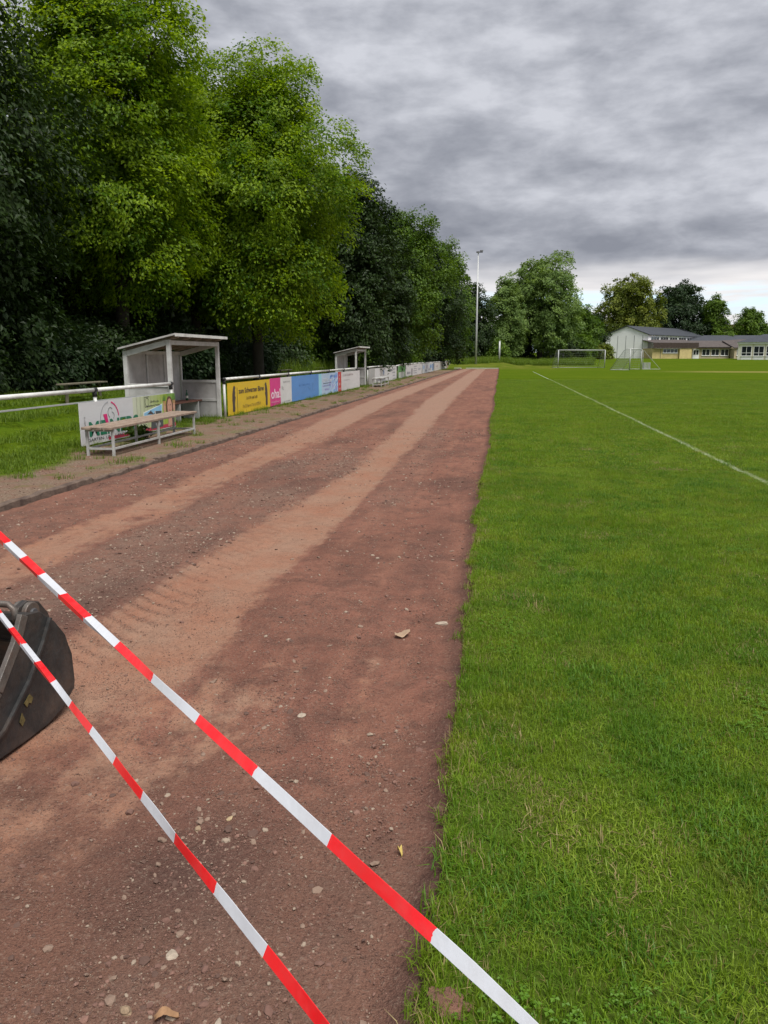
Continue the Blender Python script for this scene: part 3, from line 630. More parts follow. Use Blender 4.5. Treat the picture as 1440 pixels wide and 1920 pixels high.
# undergrowth along the wood edge
SG = 'shrubs of the undergrowth along the wood'
shr = [(-13.6, 13.2, 2.6, 1.8, 'leaf_mid', 'lighter green shrub at the left picture edge above the railing'), (-13.2, 16.8, 2.2, 1.7, 'leaf_dark', 'dark shrub in the undergrowth left of the near dugout'),
       (-13.0, 20.2, 2.0, 1.8, 'leaf_cool', 'dark shrub in the undergrowth seen just over the near dugout side'), (-13.0, 24.0, 2.2, 1.9, 'leaf_dark', 'dark shrub in the undergrowth seen behind the open near dugout'),
       (-12.8, 28.0, 2.2, 2.0, 'leaf_cool', 'dark shrub behind the yellow board, under the bright tree'), (-12.8, 32.5, 2.0, 2.0, 'leaf_dark', 'dark shrub behind the pink board, under the bright tree'),
       (-12.6, 37.0, 2.2, 2.0, 'leaf_cool', 'dark shrub behind the blue board at the wood edge'), (-12.4, 42.0, 2.4, 2.0, 'leaf_dark', 'dark shrub left behind the far dugout'),
       (-12.2, 48.0, 2.4, 2.2, 'leaf_mid', 'green shrub right behind the far dugout'), (-11.0, 55.0, 3.2, 2.2, 'leaf_mid', 'lighter shrub behind the first far white board'),
       (-10.8, 64.0, 3.2, 2.4, 'leaf_dark', 'dark shrub behind the green far board'), (-10.4, 74.0, 3.6, 2.6, 'leaf_mid', 'tall lighter shrub behind the middle far boards'),
       (-10.0, 86.0, 3.2, 2.6, 'leaf_dark', 'dark shrub behind the last far boards'), (-9.6, 100.0, 3.6, 2.8, 'leaf_dark', 'dark shrub at the wood edge near the far end of the railing'),
       (-7.5, 130.0, 4.0, 3.4, 'leaf_dark', 'dark shrub left of the mast foot beyond the meadow'), (-2.0, 150.0, 4.0, 4.0, 'leaf_mid', 'green shrub between the mast and the short pole beyond the meadow')]
for i, (x, y, H, rr_, mt, lb) in enumerate(shr):
    s = .075 + .0019 * y; H = H + (.55 if x < -10 and y < 100 else 0)
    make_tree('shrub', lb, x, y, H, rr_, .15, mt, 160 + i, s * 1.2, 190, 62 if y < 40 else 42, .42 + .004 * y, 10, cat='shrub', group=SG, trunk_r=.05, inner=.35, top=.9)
# trees round the far end of the pitch
FG = 'trees beyond the far end of the pitch'
make_tree('poplar_tree', 'tall grey-green poplar with a broad billowing crown beyond the pitch', 8.0, 167, 22.6, 8.6, 1.6, 'leaf_willow', 201, .46, 1000, 52, 1.2, 22, group=FG, trunk_r=.5, spiky=.8, top=1.0)
make_tree('poplar_tree', 'smaller grey-green tree leaning against the left of the tall poplar', 1.0, 160, 17.5, 4.4, 1.2, 'leaf_willow', 202, .40, 560, 48, 1.0, 13, group=FG, trunk_r=.28, spiky=.8)
make_tree('broadleaf_tree', 'pointed dark green tree between the poplar and the white hall', 18.2, 190, 13.8, 5.2, .8, 'leaf_mid', 203, .44, 520, 46, 1.05, 14, group=FG, top=.55)
make_tree('broadleaf_tree', 'small dark tree left beside the white gable wall of the hall', 22.6, 206, 12.6, 4.0, .8, 'leaf_dark', 204, .44, 430, 46, 1.05, 12, group=FG)
make_tree('chestnut_tree', 'round golden-green chestnut tree rising behind the white hall', 37.2, 240, 25.6, 9.4, 2.0, 'leaf_gold', 205, .62, 800, 48, 1.4, 19, group=FG, trunk_r=.5, top=.95)
make_tree('broadleaf_tree', 'nearly black broad tree behind the roof of the hall', 53.2, 252, 24.0, 10.4, 2.0, 'leaf_cool', 206, .64, 800, 48, 1.45, 20, group=FG, trunk_r=.5, spiky=1.0)
make_tree('broadleaf_tree', 'lighter green narrow tree at the right end of the hall roof', 62.5, 248, 19.6, 4.8, 2.0, 'leaf_mid', 207, .55, 480, 46, 1.2, 12, group=FG)
make_tree('broadleaf_tree', 'cone-shaped green tree above the low school roofs at the right', 74.5, 255, 17.0, 6.0, 2.0, 'leaf_mid', 208, .55, 520, 46, 1.15, 14, group=FG, top=.55)
make_tree('broadleaf_tree', 'tree cut by the right picture edge above the school roof', 82.5, 268, 12.0, 4.4, 2.0, 'leaf_mid', 209, .55, 300, 44, 1.15, 10, group=FG)
for i, (x, y, H, rr_, mt, lb) in enumerate([(4.0, 176, 7.5, 5.0, 'leaf_dark', 'dark bush under the left side of the tall poplar'), (12.5, 178, 7.0, 5.0, 'leaf_dark', 'dark bush under the right side of the tall poplar'),
        (17.0, 183, 6.5, 4.5, 'leaf_mid', 'green bush in front of the pointed dark tree'), (24.5, 196, 4.2, 2.4, 'leaf_gold', 'small yellowish bush just above the crossbar of the left goal'),
        (46.0, 236, 8.0, 6.0, 'leaf_dark', 'dark bush hidden mostly behind the hall roof'), (64.0, 238, 8.5, 4.0, 'leaf_mid', 'green bush over the low roof right of the hall'),
        (-4.5, 178, 9.0, 6.0, 'leaf_dark', 'dark bush closing the gap behind the short pole')]):
    make_tree('bush', lb, x, y, H, rr_, .4, mt, 230 + i, .48, 200, 42, 1.0, 11, cat='bush', group='bushes round the far end of the pitch', trunk_r=.08, inner=.35, top=.9)

TZ_ = lambda x, y: float(terrain(np.array(float(x)), np.array(float(y))))
# ================================================================== railings
def copy_part(src, parent, loc):
    c = src.copy(); COL.objects.link(c); c.parent = parent; c.location = loc; return c
def railing(label, y0, y1, posts, rail_pts=None, lower=False):
    root = empty('railing', (-7.27, y0, 0))
    pts = rail_pts or [(y0, 1.0), (y1, 1.0)]
    hz = lambda y: float(np.interp(y, [p[0] for p in pts], [p[1] for p in pts]))
    bounds = [y0] + [p for p in posts if y0 < p < y1] + [y1]
    for a, b in zip(bounds, bounds[1:]):
        MB().tube([(0, a - y0 + .02, hz(a)), (0, b - y0 - .02, hz(b))], .038, 10).build('rail', M['white_paint'], root, True)
    first = None
    for p in posts:
        MB().tube([(0, p - y0, -.12), (0, p - y0, hz(p) - .04)], .035, 10).build('post', M['white_paint'], root, True)
        mb = MB().tube([(0, p - y0 - .05, hz(p)), (0, p - y0 + .05, hz(p))], .046, 10); mb.tube([(0, p - y0, hz(p) - .12), (0, p - y0, hz(p) - .02)], .044, 10)
        mb.build('clamp', M['black_clamp'], root, True)
    if lower:
        MB().bar((0, lower[0] - y0, .80), (0, lower[1] - y0, .80), .02, .028).build('lower_rail', M['galv'], root, bevel=.004)
    return tag(root, label, 'railing', 'white tube railings along the track')
railing('white tube railing at the left, ending in front of the near dugout', 6.0, 16.55, [6.5, 9.85, 13.18, 16.5], lower=(6.0, 16.55))
railing('white tube railing above the yellow, pink and blue boards', 19.85, 39.3, [19.9, 22.95, 26.25, 29.55, 32.75, 36.0, 39.25])
railing('long far white tube railing running from the far dugout to the wood', 42.6, 113.2, [42.7, 46, 49.3, 54.2, 58.4, 62, 65.5, 69, 72.6, 76, 80, 84, 88, 92, 96, 100, 104, 108, 113.1],
        [(42.6, 1.0), (48.8, 1.01), (54.2, .925), (58.4, 1.02), (72.6, .985), (113.2, .93)])

# ================================================================== advertising boards
FLAT = {}
def flat(col, rough=.5):
    k = tuple(round(c, 3) for c in col)
    if k not in FLAT: FLAT[k] = surf('print_%d' % len(FLAT), col, rough, .06, 4, dirt=tuple(c * .55 + .06 for c in col), dirt_amt=.28, dirt_scale=2.5, coords='Generated')
    return FLAT[k]
def board(label, y0, y1, z0, z1, col, x=-7.205, skew=0):
    root = empty('advertising_board', (x, y0, z0)); w_, h_ = y1 - y0, z1 - z0
    MB().hexa([(-.012, 0, 0), (0, 0, 0), (0, w_, skew), (-.012, w_, skew), (-.012, 0, h_), (0, 0, h_), (0, w_, h_), (-.012, w_, h_)]).build('panel', flat(col), root)
    return tag(root, label, 'sign', 'advertising boards on the railings')
def patch(root, pts, col, off=.003, name='print'):
    pts = [(off, p[0], p[1]) for p in pts]
    mb = MB(); mb.prism(pts, (.0015, 0, 0)); return mb.build(name, flat(col), root)
def ell(cx, cy, rx_, ry_, n=20, a0=0, a1=360): return [(cx + rx_ * math.cos(R(a0 + (a1 - a0) * i / n)), cy + ry_ * math.sin(R(a0 + (a1 - a0) * i / n))) for i in range(n + (a1 - a0 < 360))]
def arc(root, cx, cy, rx_, ry_, a0, a1, wd, col, off=.0045, n=18):
    o_ = ell(cx, cy, rx_, ry_, n, a0, a1); i_ = ell(cx, cy, rx_ - wd, ry_ - wd, n, a0, a1); mb = MB()
    for k in range(n): mb.prism([(off, *o_[k]), (off, *o_[k + 1]), (off, *i_[k + 1]), (off, *i_[k])], (.0012, 0, 0))
    return mb.build('print', flat(col), root)
def text(root, s, y, z, size, col, width=None, off=.0045, align='LEFT', bold=0.0, shear=0.0, rot=0):
    cu = bpy.data.curves.new('lettering', 'FONT'); cu.body = s; cu.size = size; cu.extrude = .0008; cu.align_x = align; cu.offset = bold; cu.shear = shear
    o = bpy.data.objects.new('lettering', cu); COL.objects.link(o)
    bpy.context.view_layer.update()
    sx = 1.0
    if width: sx = width / max(o.dimensions.x, 1e-3)
    me = o.to_mesh().copy(); bpy.data.objects.remove(o)
    me.materials.append(flat(col)) if not me.materials else None
    q = obj('lettering', me, root); q.location = (off, y, z)
    q.rotation_euler = Matrix(((0, 0, 1), (1, 0, 0), (0, 1, 0))).to_euler() if not rot else (Matrix(((0, 0, 1), (1, 0, 0), (0, 1, 0))) @ Matrix.Rotation(rot, 3, 'Z')).to_euler()
    q.scale = (sx, 1, 1); return q
def scribble(root, y, z, size, col, width, off=.0045):
    # writing too small or blurred to read: strokes of about its size and weight
    r = random.Random(int((y * 131 + z * 977 + width * 53) * 10)); mb = MB(); p = y; st_ = size * .11
    while p < y + width - size * .3:
        gw = size * r.uniform(.28, .5); h_ = size * r.choice((.5, .52, .55, .75))
        for q in ([p, p + gw] if r.random() < .6 else [p]): mb.box(off, off + .001, q, q + st_, z, z + h_ * r.uniform(.75, 1))
        for zz in r.sample((.0, .24, .46), r.choice((1, 2))): mb.box(off + .0012, off + .002, p, p + gw + st_ * .5, z + zz * size, z + zz * size + st_ * .8)
        p += gw + size * (.22 if r.random() < .86 else .6)
    o = mb.build('print', flat(col), root); o['kind'] = 'stuff'; return o
GREEN = (.015, .16, .085); MAG = (.62, .02, .16); INK = (.06, .06, .065)
b = board('white and lime green gardening board with green MEINERS lettering behind the long bench', 12.5, 16.52, .05, .80, (.56, .56, .57))
# lime field with a soft edge made of overlapping strips of print
for i in range(10):
    t = i / 9; patch(b, [(2.0 + i * .16, .03), (2.17 + i * .16, .03), (2.17 + i * .16, .745), (2.0 + i * .16, .745)], (.52 - .24 * t, .55 - .16 * t, .42 - .38 * t), .001)
patch(b, [(3.6, .03), (4.01, .03), (4.01, .745), (3.6, .745)], (.16, .30, .05), .001)
patch(b, [(.95, .02), (4.01, .02), (4.01, .10), (.95, .075)], (.42, .03, .07), .0025)
arc(b, 1.05, .40, .36, .33, 8, 78, .028, MAG); arc(b, 1.05, .40, .36, .33, 96, 190, .02, (.34, .35, .36))
arc(b, 1.08, .52, .10, .10, 40, 250, .014, (.2, .22, .22)); arc(b, 1.13, .46, .09, .07, -60, 90, .012, (.2, .22, .22)); arc(b, 1.10, .38, .07, .05, 150, 330, .012, (.2, .22, .22))
patch(b, [(.80, .50), (.94, .505), (.99, .31), (.93, .26)], MAG, .0045)
text(b, 'ME', .26, .15, .35, GREEN, .62, bold=.012); text(b, 'I', .92, .15, .27, GREEN, .07, bold=.012); text(b, 'NERS', 1.03, .15, .35, GREEN, 1.15, bold=.012)
text(b, 'GARTEN- UND LANDSCHAFTSBAU', .22, .055, .075, INK, 2.2)
text(b, 'meiners', .17, .14, .09, (.3, .3, .3), .36, rot=math.pi / 2)
arc(b, 2.63, .62, .09, .09, 0, 359, .01, INK); patch(b, [(2.52, .52), (2.74, .52), (2.74, .532), (2.52, .532)], INK, .0045); patch(b, [(2.52, .72), (2.74, .72), (2.74, .732), (2.52, .732)], INK, .0045)
patch(b, [(2.52, .52), (2.532, .52), (2.532, .73), (2.52, .73)], INK, .0045); scribble(b, 2.78, .60, .065, INK, .42); scribble(b, 2.70, .52, .06, INK, .55)
patch(b, [(2.42, .22), (3.30, .24), (3.36, .55), (2.44, .42)], (.66, .68, .68), .003); patch(b, [(2.45, .25), (3.27, .27), (3.33, .53), (2.47, .405)], (.22, .46, .66), .0042)
patch(b, [(2.45, .25), (3.27, .27), (3.30, .40), (3.0, .41), (2.9, .36), (2.46, .33)], (.05, .06, .065), .0055); patch(b, [(2.6, .37), (2.9, .36), (2.78, .44)], (.06, .05, .05), .0056); patch(b, [(2.95, .27), (3.0, .27), (3.0, .42), (2.95, .42)], (.45, .46, .46), .0068)
patch(b, [(2.75, .05), (3.35, .06), (3.36, .22), (2.78, .20)], (.06, .065, .07), .0042); patch(b, ell(3.1, .13, .12, .05), (.30, .31, .33), .0056)
SKIN = (.50, .28, .20); HAIR = (.10, .045, .025)
patch(b, ell(3.72, .44, .19, .25), HAIR, .003); patch(b, ell(3.73, .45, .12, .19), SKIN, .0045); patch(b, [(3.60, .04), (3.88, .04), (3.82, .30), (3.66, .30)], SKIN, .0045)
patch(b, ell(3.69, .50, .018, .014, 8), INK, .006); patch(b, ell(3.78, .50, .018, .014, 8), INK, .006); arc(b, 3.735, .40, .05, .03, 190, 350, .014, (.35, .06, .06), .006, 8)
for cx in (3.46, 3.96):
    patch(b, ell(cx, .44, .055, .09), SKIN, .0045)
    for k in range(4): patch(b, [(cx - .055 + k * .032, .50), (cx - .033 + k * .032, .50), (cx - .03 + k * .038 - .02, .62), (cx - .05 + k * .038 - .02, .62)], (.45, .22, .09) if k % 2 else SKIN, .0047)
    for k in range(5): patch(b, [(cx - .09 + k * .03, .60), (cx - .05 + k * .03, .60), (cx - .04 + k * .03, .74)], (.09, .20, .03), .006)
b = None
# old red-brown board stubs under the gardening board
for i, (y, h) in enumerate(((12.52, .22), (12.66, .19), (12.80, .21))):
    o = MB().box(-7.235, -7.215, y, y + .12, -.06, h - .02).build('old_plank', surf('stub%d' % i, [(.13, .035, .03), (.08, .05, .04), (.16, .05, .05)][i], .9, .3, 12), None); tag(o, ['leftmost', 'middle', 'rightmost'][i] + ' of three rotten red-brown plank stubs under the gardening board', 'plank', 'plank stubs under the board')

YEL = (.62, .42, .012); BEAR = (.055, .035, .030)
b = board('yellow inn board with two black bears and old-style lettering', 19.98, 23.85, .02, .89, YEL)
bear = [(0, .0), (.10, .02), (.12, .10), (.10, .22), (.14, .34), (.17, .40), (.12, .44), (.15, .52), (.13, .60), (.17, .66), (.10, .72), (.03, .70), (-.02, .60), (-.06, .48), (-.07, .32), (-.05, .16), (-.06, .04)]
for cx, fl in ((.42, 1), (3.52, -1)): patch(b, [(cx + fl * p[0] * 1.15, .07 + p[1]) for p in bear], BEAR, .003, 'bear_figure')
patch(b, [(.74, .05), (.765, .05), (.765, .72), (.74, .74)], BEAR, .003)
text(b, 'zum Schwarzen Bären', .88, .56, .20, BEAR, 2.35, bold=.004); scribble(b, 1.55, .36, .14, (.16, .10, .02), 1.0); scribble(b, 1.2, .14, .15, (.26, .17, .03), 1.65)
b = board('magenta pink board reading oha in white', 23.87, 25.06, .03, .905, (.60, .035, .21))
text(b, 'oha!', .10, .24, .42, (.80, .66, .72), 1.04, bold=.006); scribble(b, .12, .10, .08, (.72, .40, .52), .9)
b = board('narrow plain white board right of the pink one', 25.08, 26.46, .03, .905, (.60, .60, .59))
scribble(b, .12, .48, .22, (.42, .42, .42), .10); scribble(b, .26, .46, .24, (.42, .42, .42), .08); scribble(b, .30, .70, .09, (.40, .40, .41), .9); scribble(b, .30, .06, .055, (.3, .3, .3), .9)
b = board('long plain bright blue board in the middle of the boards', 26.48, 30.58, .03, .905, (.085, .24, .55))
scribble(b, 1.0, .50, .12, (.10, .25, .53), 1.6)
scribble(b, 2.4, .3, .4, (.11, .27, .55), .9)
b = board('light blue and white board with splashing water picture', 30.60, 34.38, .03, .90, (.44, .57, .74))
patch(b, [(0, 0), (.5, 0), (.48, .87), (0, .87)], (.28, .62, .75), .001); rw = random.Random(5)
for i in range(26):
    cx, cy = rw.uniform(2.0, 3.6), rw.uniform(.1, .8); a_ = rw.uniform(.2, 1.3); l_ = rw.uniform(.15, .5); wq = rw.uniform(.02, .07)
    dx, dy = math.cos(a_) * l_, math.sin(a_) * l_ * .6
    patch(b, [(min(cx - dx, 3.75), max(cy - dy, .02)), (min(cx + wq, 3.75), cy - wq), (min(cx + dx, 3.75), min(cy + dy, .85)), (min(cx - wq, 3.75), cy + wq)], [(.10, .25, .60), (.20, .40, .72), (.30, .25, .62), (.55, .66, .80)][i % 4], .0015 + i * .00012)
scribble(b, .62, .52, .27, (.70, .74, .80), 2.1, off=.006); scribble(b, 2.2, .70, .12, (.08, .15, .45), .9, off=.006)
patch(b, [(.75, .45), (2.3, .46), (2.3, .48), (.75, .475)], (.08, .10, .14), .006); scribble(b, .65, .34, .09, (.25, .25, .5), 1.6, off=.006); scribble(b, 1.0, .18, .12, (.35, .3, .6), 1.0, off=.006)
b = board('narrow red board with a column of white letters', 34.40, 35.08, .03, .905, (.52, .035, .030))
for i in range(4): scribble(b, .20, .68 - i * .205, .2, (.68, .62, .60), .24)
b = board('large plain white board at the end beside the far dugout', 35.10, 39.85, .03, .885, (.60, .58, .58))
scribble(b, .35, .66, .17, (.42, .34, .35), 2.6); scribble(b, .6, .45, .09, (.52, .50, .50), 1.4)
far = [(42.75, 44.8, .0, .92, (.36, .355, .34), 'grey-white blank board right of the far dugout', ''), (44.85, 54.4, .0, .91, (.58, .58, .58), 'white board with blue-grey writing behind the far bench', 'a'),
       (55.2, 59.4, .02, .93, (.52, .55, .50), 'board with a green upper half among the far white boards', 'g'), (59.7, 72.2, .02, .94, (.56, .55, .55), 'long far white board right of the green one', 'b'),
       (72.8, 85.1, .02, .93, (.52, .54, .56), 'far white board with pale blue pictures', 'c'), (85.9, 108.8, .02, .90, (.54, .51, .49), 'last pinkish white board before the end of the far railing', 'd')]
GB = (.22, .22, .27)
for y0, y1, z0, z1, col, lb, k in far:
    b = board(lb, y0, y1, z0, z1, col)
    w_ = y1 - y0
    if k == 'a': scribble(b, 1.0, .15, .3, GB, 2.6); scribble(b, 4.8, .62, .24, GB, 2.6); scribble(b, 7.6, .70, .16, GB, 1.2); scribble(b, 7.4, .48, .16, GB, 1.4); scribble(b, 7.6, .28, .14, GB, 1.2); scribble(b, 7.6, .08, .14, GB, 1.3); patch(b, ell(3.4, .62, .3, .16), (.30, .38, .55), .003)
    if k == 'g': patch(b, [(.05, .45), (w_ - .05, .45), (w_ - .05, .88), (.05, .88)], (.07, .26, .06), .002); patch(b, [(0, 0), (.5, 0), (.5, .45), (0, .45)], (.10, .22, .09), .002); patch(b, [(w_ - .5, 0), (w_, 0), (w_, .45), (w_ - .5, .45)], (.10, .22, .09), .002); scribble(b, .8, .5, .26, (.2, .42, .16), 2.4)
    if k == 'b':
        scribble(b, .9, .2, .3, GB, 2.4); patch(b, [(3.9, .08), (4.7, .08), (4.7, .6), (3.9, .6)], (.16, .14, .16), .002)
        for i in range(4): scribble(b, 5.6, .70 - i * .18, .13, GB, 2.6)
        scribble(b, 9.2, .4, .26, (.3, .33, .4), 2.2)
    if k == 'c':
        for i, (a_, c_) in enumerate(((1.2, (.28, .38, .55)), (4.6, (.36, .34, .4)), (8.8, (.12, .26, .50)))): patch(b, ell(a_, .55, .9, .2), c_, .002 + i * .0003)
        scribble(b, 2.6, .12, .32, GB, 2.0); scribble(b, 6.2, .2, .3, GB, 2.6); patch(b, [(10.4, .1), (12.0, .1), (12.0, .8), (10.4, .8)], (.14, .24, .42), .003)
    if k == 'd': scribble(b, 2.0, .4, .3, (.4, .28, .3), 3.0); scribble(b, 9, .45, .28, (.42, .36, .36), 4.2); patch(b, [(20.6, .03), (22.0, .03), (22.0, .85), (20.6, .85)], (.46, .16, .10), .002)

# ================================================================== benches
def bench(label, x, y, L, rz=0, wood='bench_wood'):
    root = empty('bench', (x, y, 0), rz); rb = random.Random(int(y))
    for k in range(3):
        x0 = -.26 + k * .18
        MB().hexa([(x0, -.05 + rb.uniform(-.02, .02), .435), (x0 + .158, -.05, .435), (x0 + .158, L + .05, .435), (x0, L + .05 + rb.uniform(-.03, .03), .435),
                   (x0, -.05, .475), (x0 + .158, -.05, .475), (x0 + .158, L + .05, .475), (x0, L + .05, .475)]).build('seat_plank', M[wood], root, bevel=.006)
    for j in range(3):
        yy_ = .06 + j * (L - .12) / 2
        for sx_ in (-.22, .22): MB().box(sx_ - .02, sx_ + .02, yy_ - .02, yy_ + .02, -.06, .40).build('leg', M['bench_metal'], root, bevel=.003)
        MB().box(-.245, .245, yy_ - .02, yy_ + .02, .40, .433).build('cross_bar', M['bench_metal'], root, bevel=.003)
    for sx_ in (-.22, .22):
        a_, c_ = .06, L - .06; m_ = L / 2
        for p, q in ((a_ + .022, m_ - .022), (m_ + .022, c_ - .022)): MB().box(sx_ - .014, sx_ + .014, p, q, .10, .135).build('stretcher', M['bench_metal'], root, bevel=.003)
    for yy_ in (.06, L - .06): MB().box(-.198, .198, yy_ - .014, yy_ + .014, .10, .135).build('end_stretcher', M['bench_metal'], root, bevel=.003)
    return tag(root, label, 'bench', 'benches on the verge beside the dugouts')
bench('long wooden bench on grey metal legs in front of the gardening board', -6.42, 11.65, 3.75, R(1.5))
bench('small far bench in front of the white board beside the far dugout', -6.42, 40.6, 3.4, R(1.5), 'bench_metal')
for i, (x, y, L) in enumerate(((-10.4, 17.3, 2.2), (-10.4, 36.0, 2.2), (-10.4, 43.4, 1.9))):
    root = empty('plank_bench', (x, y, TZ_(x, y)), R(2))
    MB().box(-.12, .12, 0, L, .445, .485).build('seat', M['old_wood'], root, bevel=.008)
    for yy_ in (.25, L - .25): MB().tube([(0, yy_, -.1), (0, yy_, .44)], .045, 8).build('leg', M['old_wood'], root)
    tag(root, ['weathered plank bench in the grass left of the near dugout', 'weathered plank bench in the grass behind the pink and white boards', 'weathered plank bench in the grass left of the far dugout'][i], 'bench', 'plank benches at the wood edge')

# ================================================================== dugouts
def dugout(label, y0, L=3.0):
    root = empty('dugout', (0, y0, 0)); xf, xb = -7.32, -8.36; zf, zb_ = 1.98, 1.74; P_ = .09; F = M['dug_frame']; G = M['dug_grey']
    ztop = lambda x: zb_ + (zf - zb_) * (x - xb) / (xf - xb)
    for x in (xf, xb):
        for y in (0, L): MB().box(x - P_ / 2, x + P_ / 2, y - P_ / 2, y + P_ / 2, -.12, ztop(x) - .02).build('post', F, root, bevel=.004)
    q = P_ / 2 + .002
    for y in (0, L):      # end walls: lower panel, rails, sloping top plate; the upper part stays open
        MB().box(xb + q, xf - q, y - .012, y + .012, .02, .92).build('end_panel', G, root)
        MB().box(xb + q, xf - q, y - .035, y + .035, .922, .99).build('mid_rail', F, root, bevel=.003)
        MB().box(xb + q, xf - q, y - .03, y + .03, .44, .50).build('low_rail', F, root, bevel=.003)
        h = .12
        MB().hexa([(xb + q, y - .04, ztop(xb) - h - .02), (xf - q, y - .04, ztop(xf) - h - .02), (xf - q, y + .04, ztop(xf) - h - .02), (xb + q, y + .04, ztop(xb) - h - .02),
                   (xb + q, y - .04, ztop(xb) - .02), (xf - q, y - .04, ztop(xf) - .02), (xf - q, y + .04, ztop(xf) - .02), (xb + q, y + .04, ztop(xb) - .02)]).build('top_plate', F, root, bevel=.003)
    # back wall of three panels between studs
    n = 3
    for k in range(n):
        a_, c_ = q + k * (L - 2 * q) / n, q + (k + 1) * (L - 2 * q) / n
        MB().box(xb - .012, xb + .012, a_ + .04, c_ - .04, .02, zb_ - .10).build('back_panel', G, root)
        if k: MB().box(xb - .04, xb + .04, a_ - .036, a_ + .036, -.05, zb_ - .12).build('stud', F, root, bevel=.003)
    MB().box(xb - .04, xb + .04, q, L - q, zb_ - .10, zb_ - .02).build('back_plate', F, root, bevel=.003)
    MB().box(xf - .04, xf + .04, q, L - q, zf - .13, zf - .03).build('front_plate', F, root, bevel=.003)
    sl = (zf - zb_) / (xf - xb); o0, o1 = xb - .10, xf + .22
    for k in range(5):
        y_ = .15 + k * (L - .3) / 4
        MB().hexa([(o0 + .05, y_ - .03, ztop(o0 + .05) - .018), (o1 - .05, y_ - .03, ztop(o1 - .05) - .018), (o1 - .05, y_ + .03, ztop(o1 - .05) - .018), (o0 + .05, y_ + .03, ztop(o0 + .05) - .018),
                   (o0 + .05, y_ - .03, ztop(o0 + .05) + .045), (o1 - .05, y_ - .03, ztop(o1 - .05) + .045), (o1 - .05, y_ + .03, ztop(o1 - .05) + .045), (o0 + .05, y_ + .03, ztop(o0 + .05) + .045)]).build('rafter', M['dug_under'], root)
    rf = MB().hexa([(o0, -.14, ztop(o0) + .047), (o1, -.14, ztop(o1) + .047), (o1, L + .14, ztop(o1) + .047), (o0, L + .14, ztop(o0) + .047), (o0, -.14, ztop(o0) + .07), (o1, -.14, ztop(o1) + .07), (o1, L + .14, ztop(o1) + .07), (o0, L + .14, ztop(o0) + .07)]).build('roof', M['dug_roof'], root)
    MB().box(o1 + .001, o1 + .022, -.15, L + .15, ztop(o1) + .0, ztop(o1) + .066).build('fascia', M['white_paint'], rf)
    for y_ in (-.162, L + .142): MB().hexa([(o0, y_, ztop(o0) + .03), (o1, y_, ztop(o1) + .03), (o1, y_ + .02, ztop(o1) + .03), (o0, y_ + .02, ztop(o0) + .03), (o0, y_, ztop(o0) + .068), (o1, y_, ztop(o1) + .068), (o1, y_ + .02, ztop(o1) + .068), (o0, y_ + .02, ztop(o0) + .068)]).build('verge_board', M['dug_grey'], rf)
    for k in range(3):
        x0 = xb + .16 + k * .15; MB().box(x0, x0 + .14, .06, L - .06, .45, .485).build('seat_plank', M['brown_seat'], root, bevel=.005)
    for y_ in (.3, L / 2, L - .3): MB().box(xb + .16, xb + .59, y_ - .03, y_ + .03, -.05, .448).build('seat_support', F, root)
    return tag(root, label, 'dugout', 'open grey dugouts beside the track')
dugout('near grey wooden dugout with open front beside the long bench', 16.62)
dugout('far grey wooden dugout between the white boards', 39.45, 2.75)
# bottle on the seat in the near dugout
rt = empty('bottle', (-7.95, 19.0, .487)); mt = surf('green_glass', (.012, .075, .03), .12, .1, 8, spec=.6)
MB().tube([(0, 0, 0), (0, 0, .005), (0, 0, .16), (0, 0, .20), (0, 0, .27)], [.028, .034, .034, .014, .013], 14).build('body', mt, rt, True)
MB().tube([(0, 0, .0), (0, 0, .06)], [.0345, .0345], 14, False).build('label', flat((.55, .55, .50)), rt, True).location = (0, 0, .06)
MB().tube([(0, 0, .271), (0, 0, .282)], .015, 12).build('cap', M['galv'], rt, True)
tag(rt, 'green glass bottle standing on the seat in the near dugout', 'bottle')

# ================================================================== mast, poles, goals
TZ_ = lambda x, y: float(terrain(np.array(float(x)), np.array(float(y))))
rt = empty('floodlight_mast', (-3.58, 114.8, TZ_(-3.58, 114.8)))
MB().tube([(0, 0, -.3), (0, 0, 5), (0, 0, 15.6)], [.17, .14, .07], 12).build('mast', M['galv'], rt, True)
MB().box(-.3, .62, -.05, .05, 15.5, 15.60).build('cross_arm', M['dark_metal'], rt)
for x, dz in ((-.05, 0), (.45, .14)):
    hd = MB().hexa([(x - .22, -.2, 15.50 + dz), (x + .22, -.2, 15.50 + dz), (x + .25, .15, 15.55 + dz), (x - .25, .15, 15.55 + dz), (x - .18, -.18, 15.64 + dz), (x + .18, -.18, 15.64 + dz), (x + .22, .13, 15.72 + dz), (x - .22, .13, 15.72 + dz)]).build('lamp_head', M['dark_metal'], rt, bevel=.02)
    MB().box(x - .18, x + .18, -.18, .1, 15.47 + dz, 15.495 + dz).build('lamp_glass', M['galv'], hd)
tag(rt, 'tall grey floodlight mast with two lamp heads beyond the track end', 'floodlight')
rt = empty('short_pole', (-.24, 128.7, TZ_(-.24, 128.7))); MB().tube([(0, 0, -.3), (0, 0, 3.4)], [.15, .13], 10).build('shaft', M['galv'], rt, True); MB().tube([(0, 0, 3.4), (0, 0, 3.46)], .15, 10).build('cap', M['pale_concrete'], rt, True)
tag(rt, 'short pale pole right of the tall floodlight mast', 'pole')

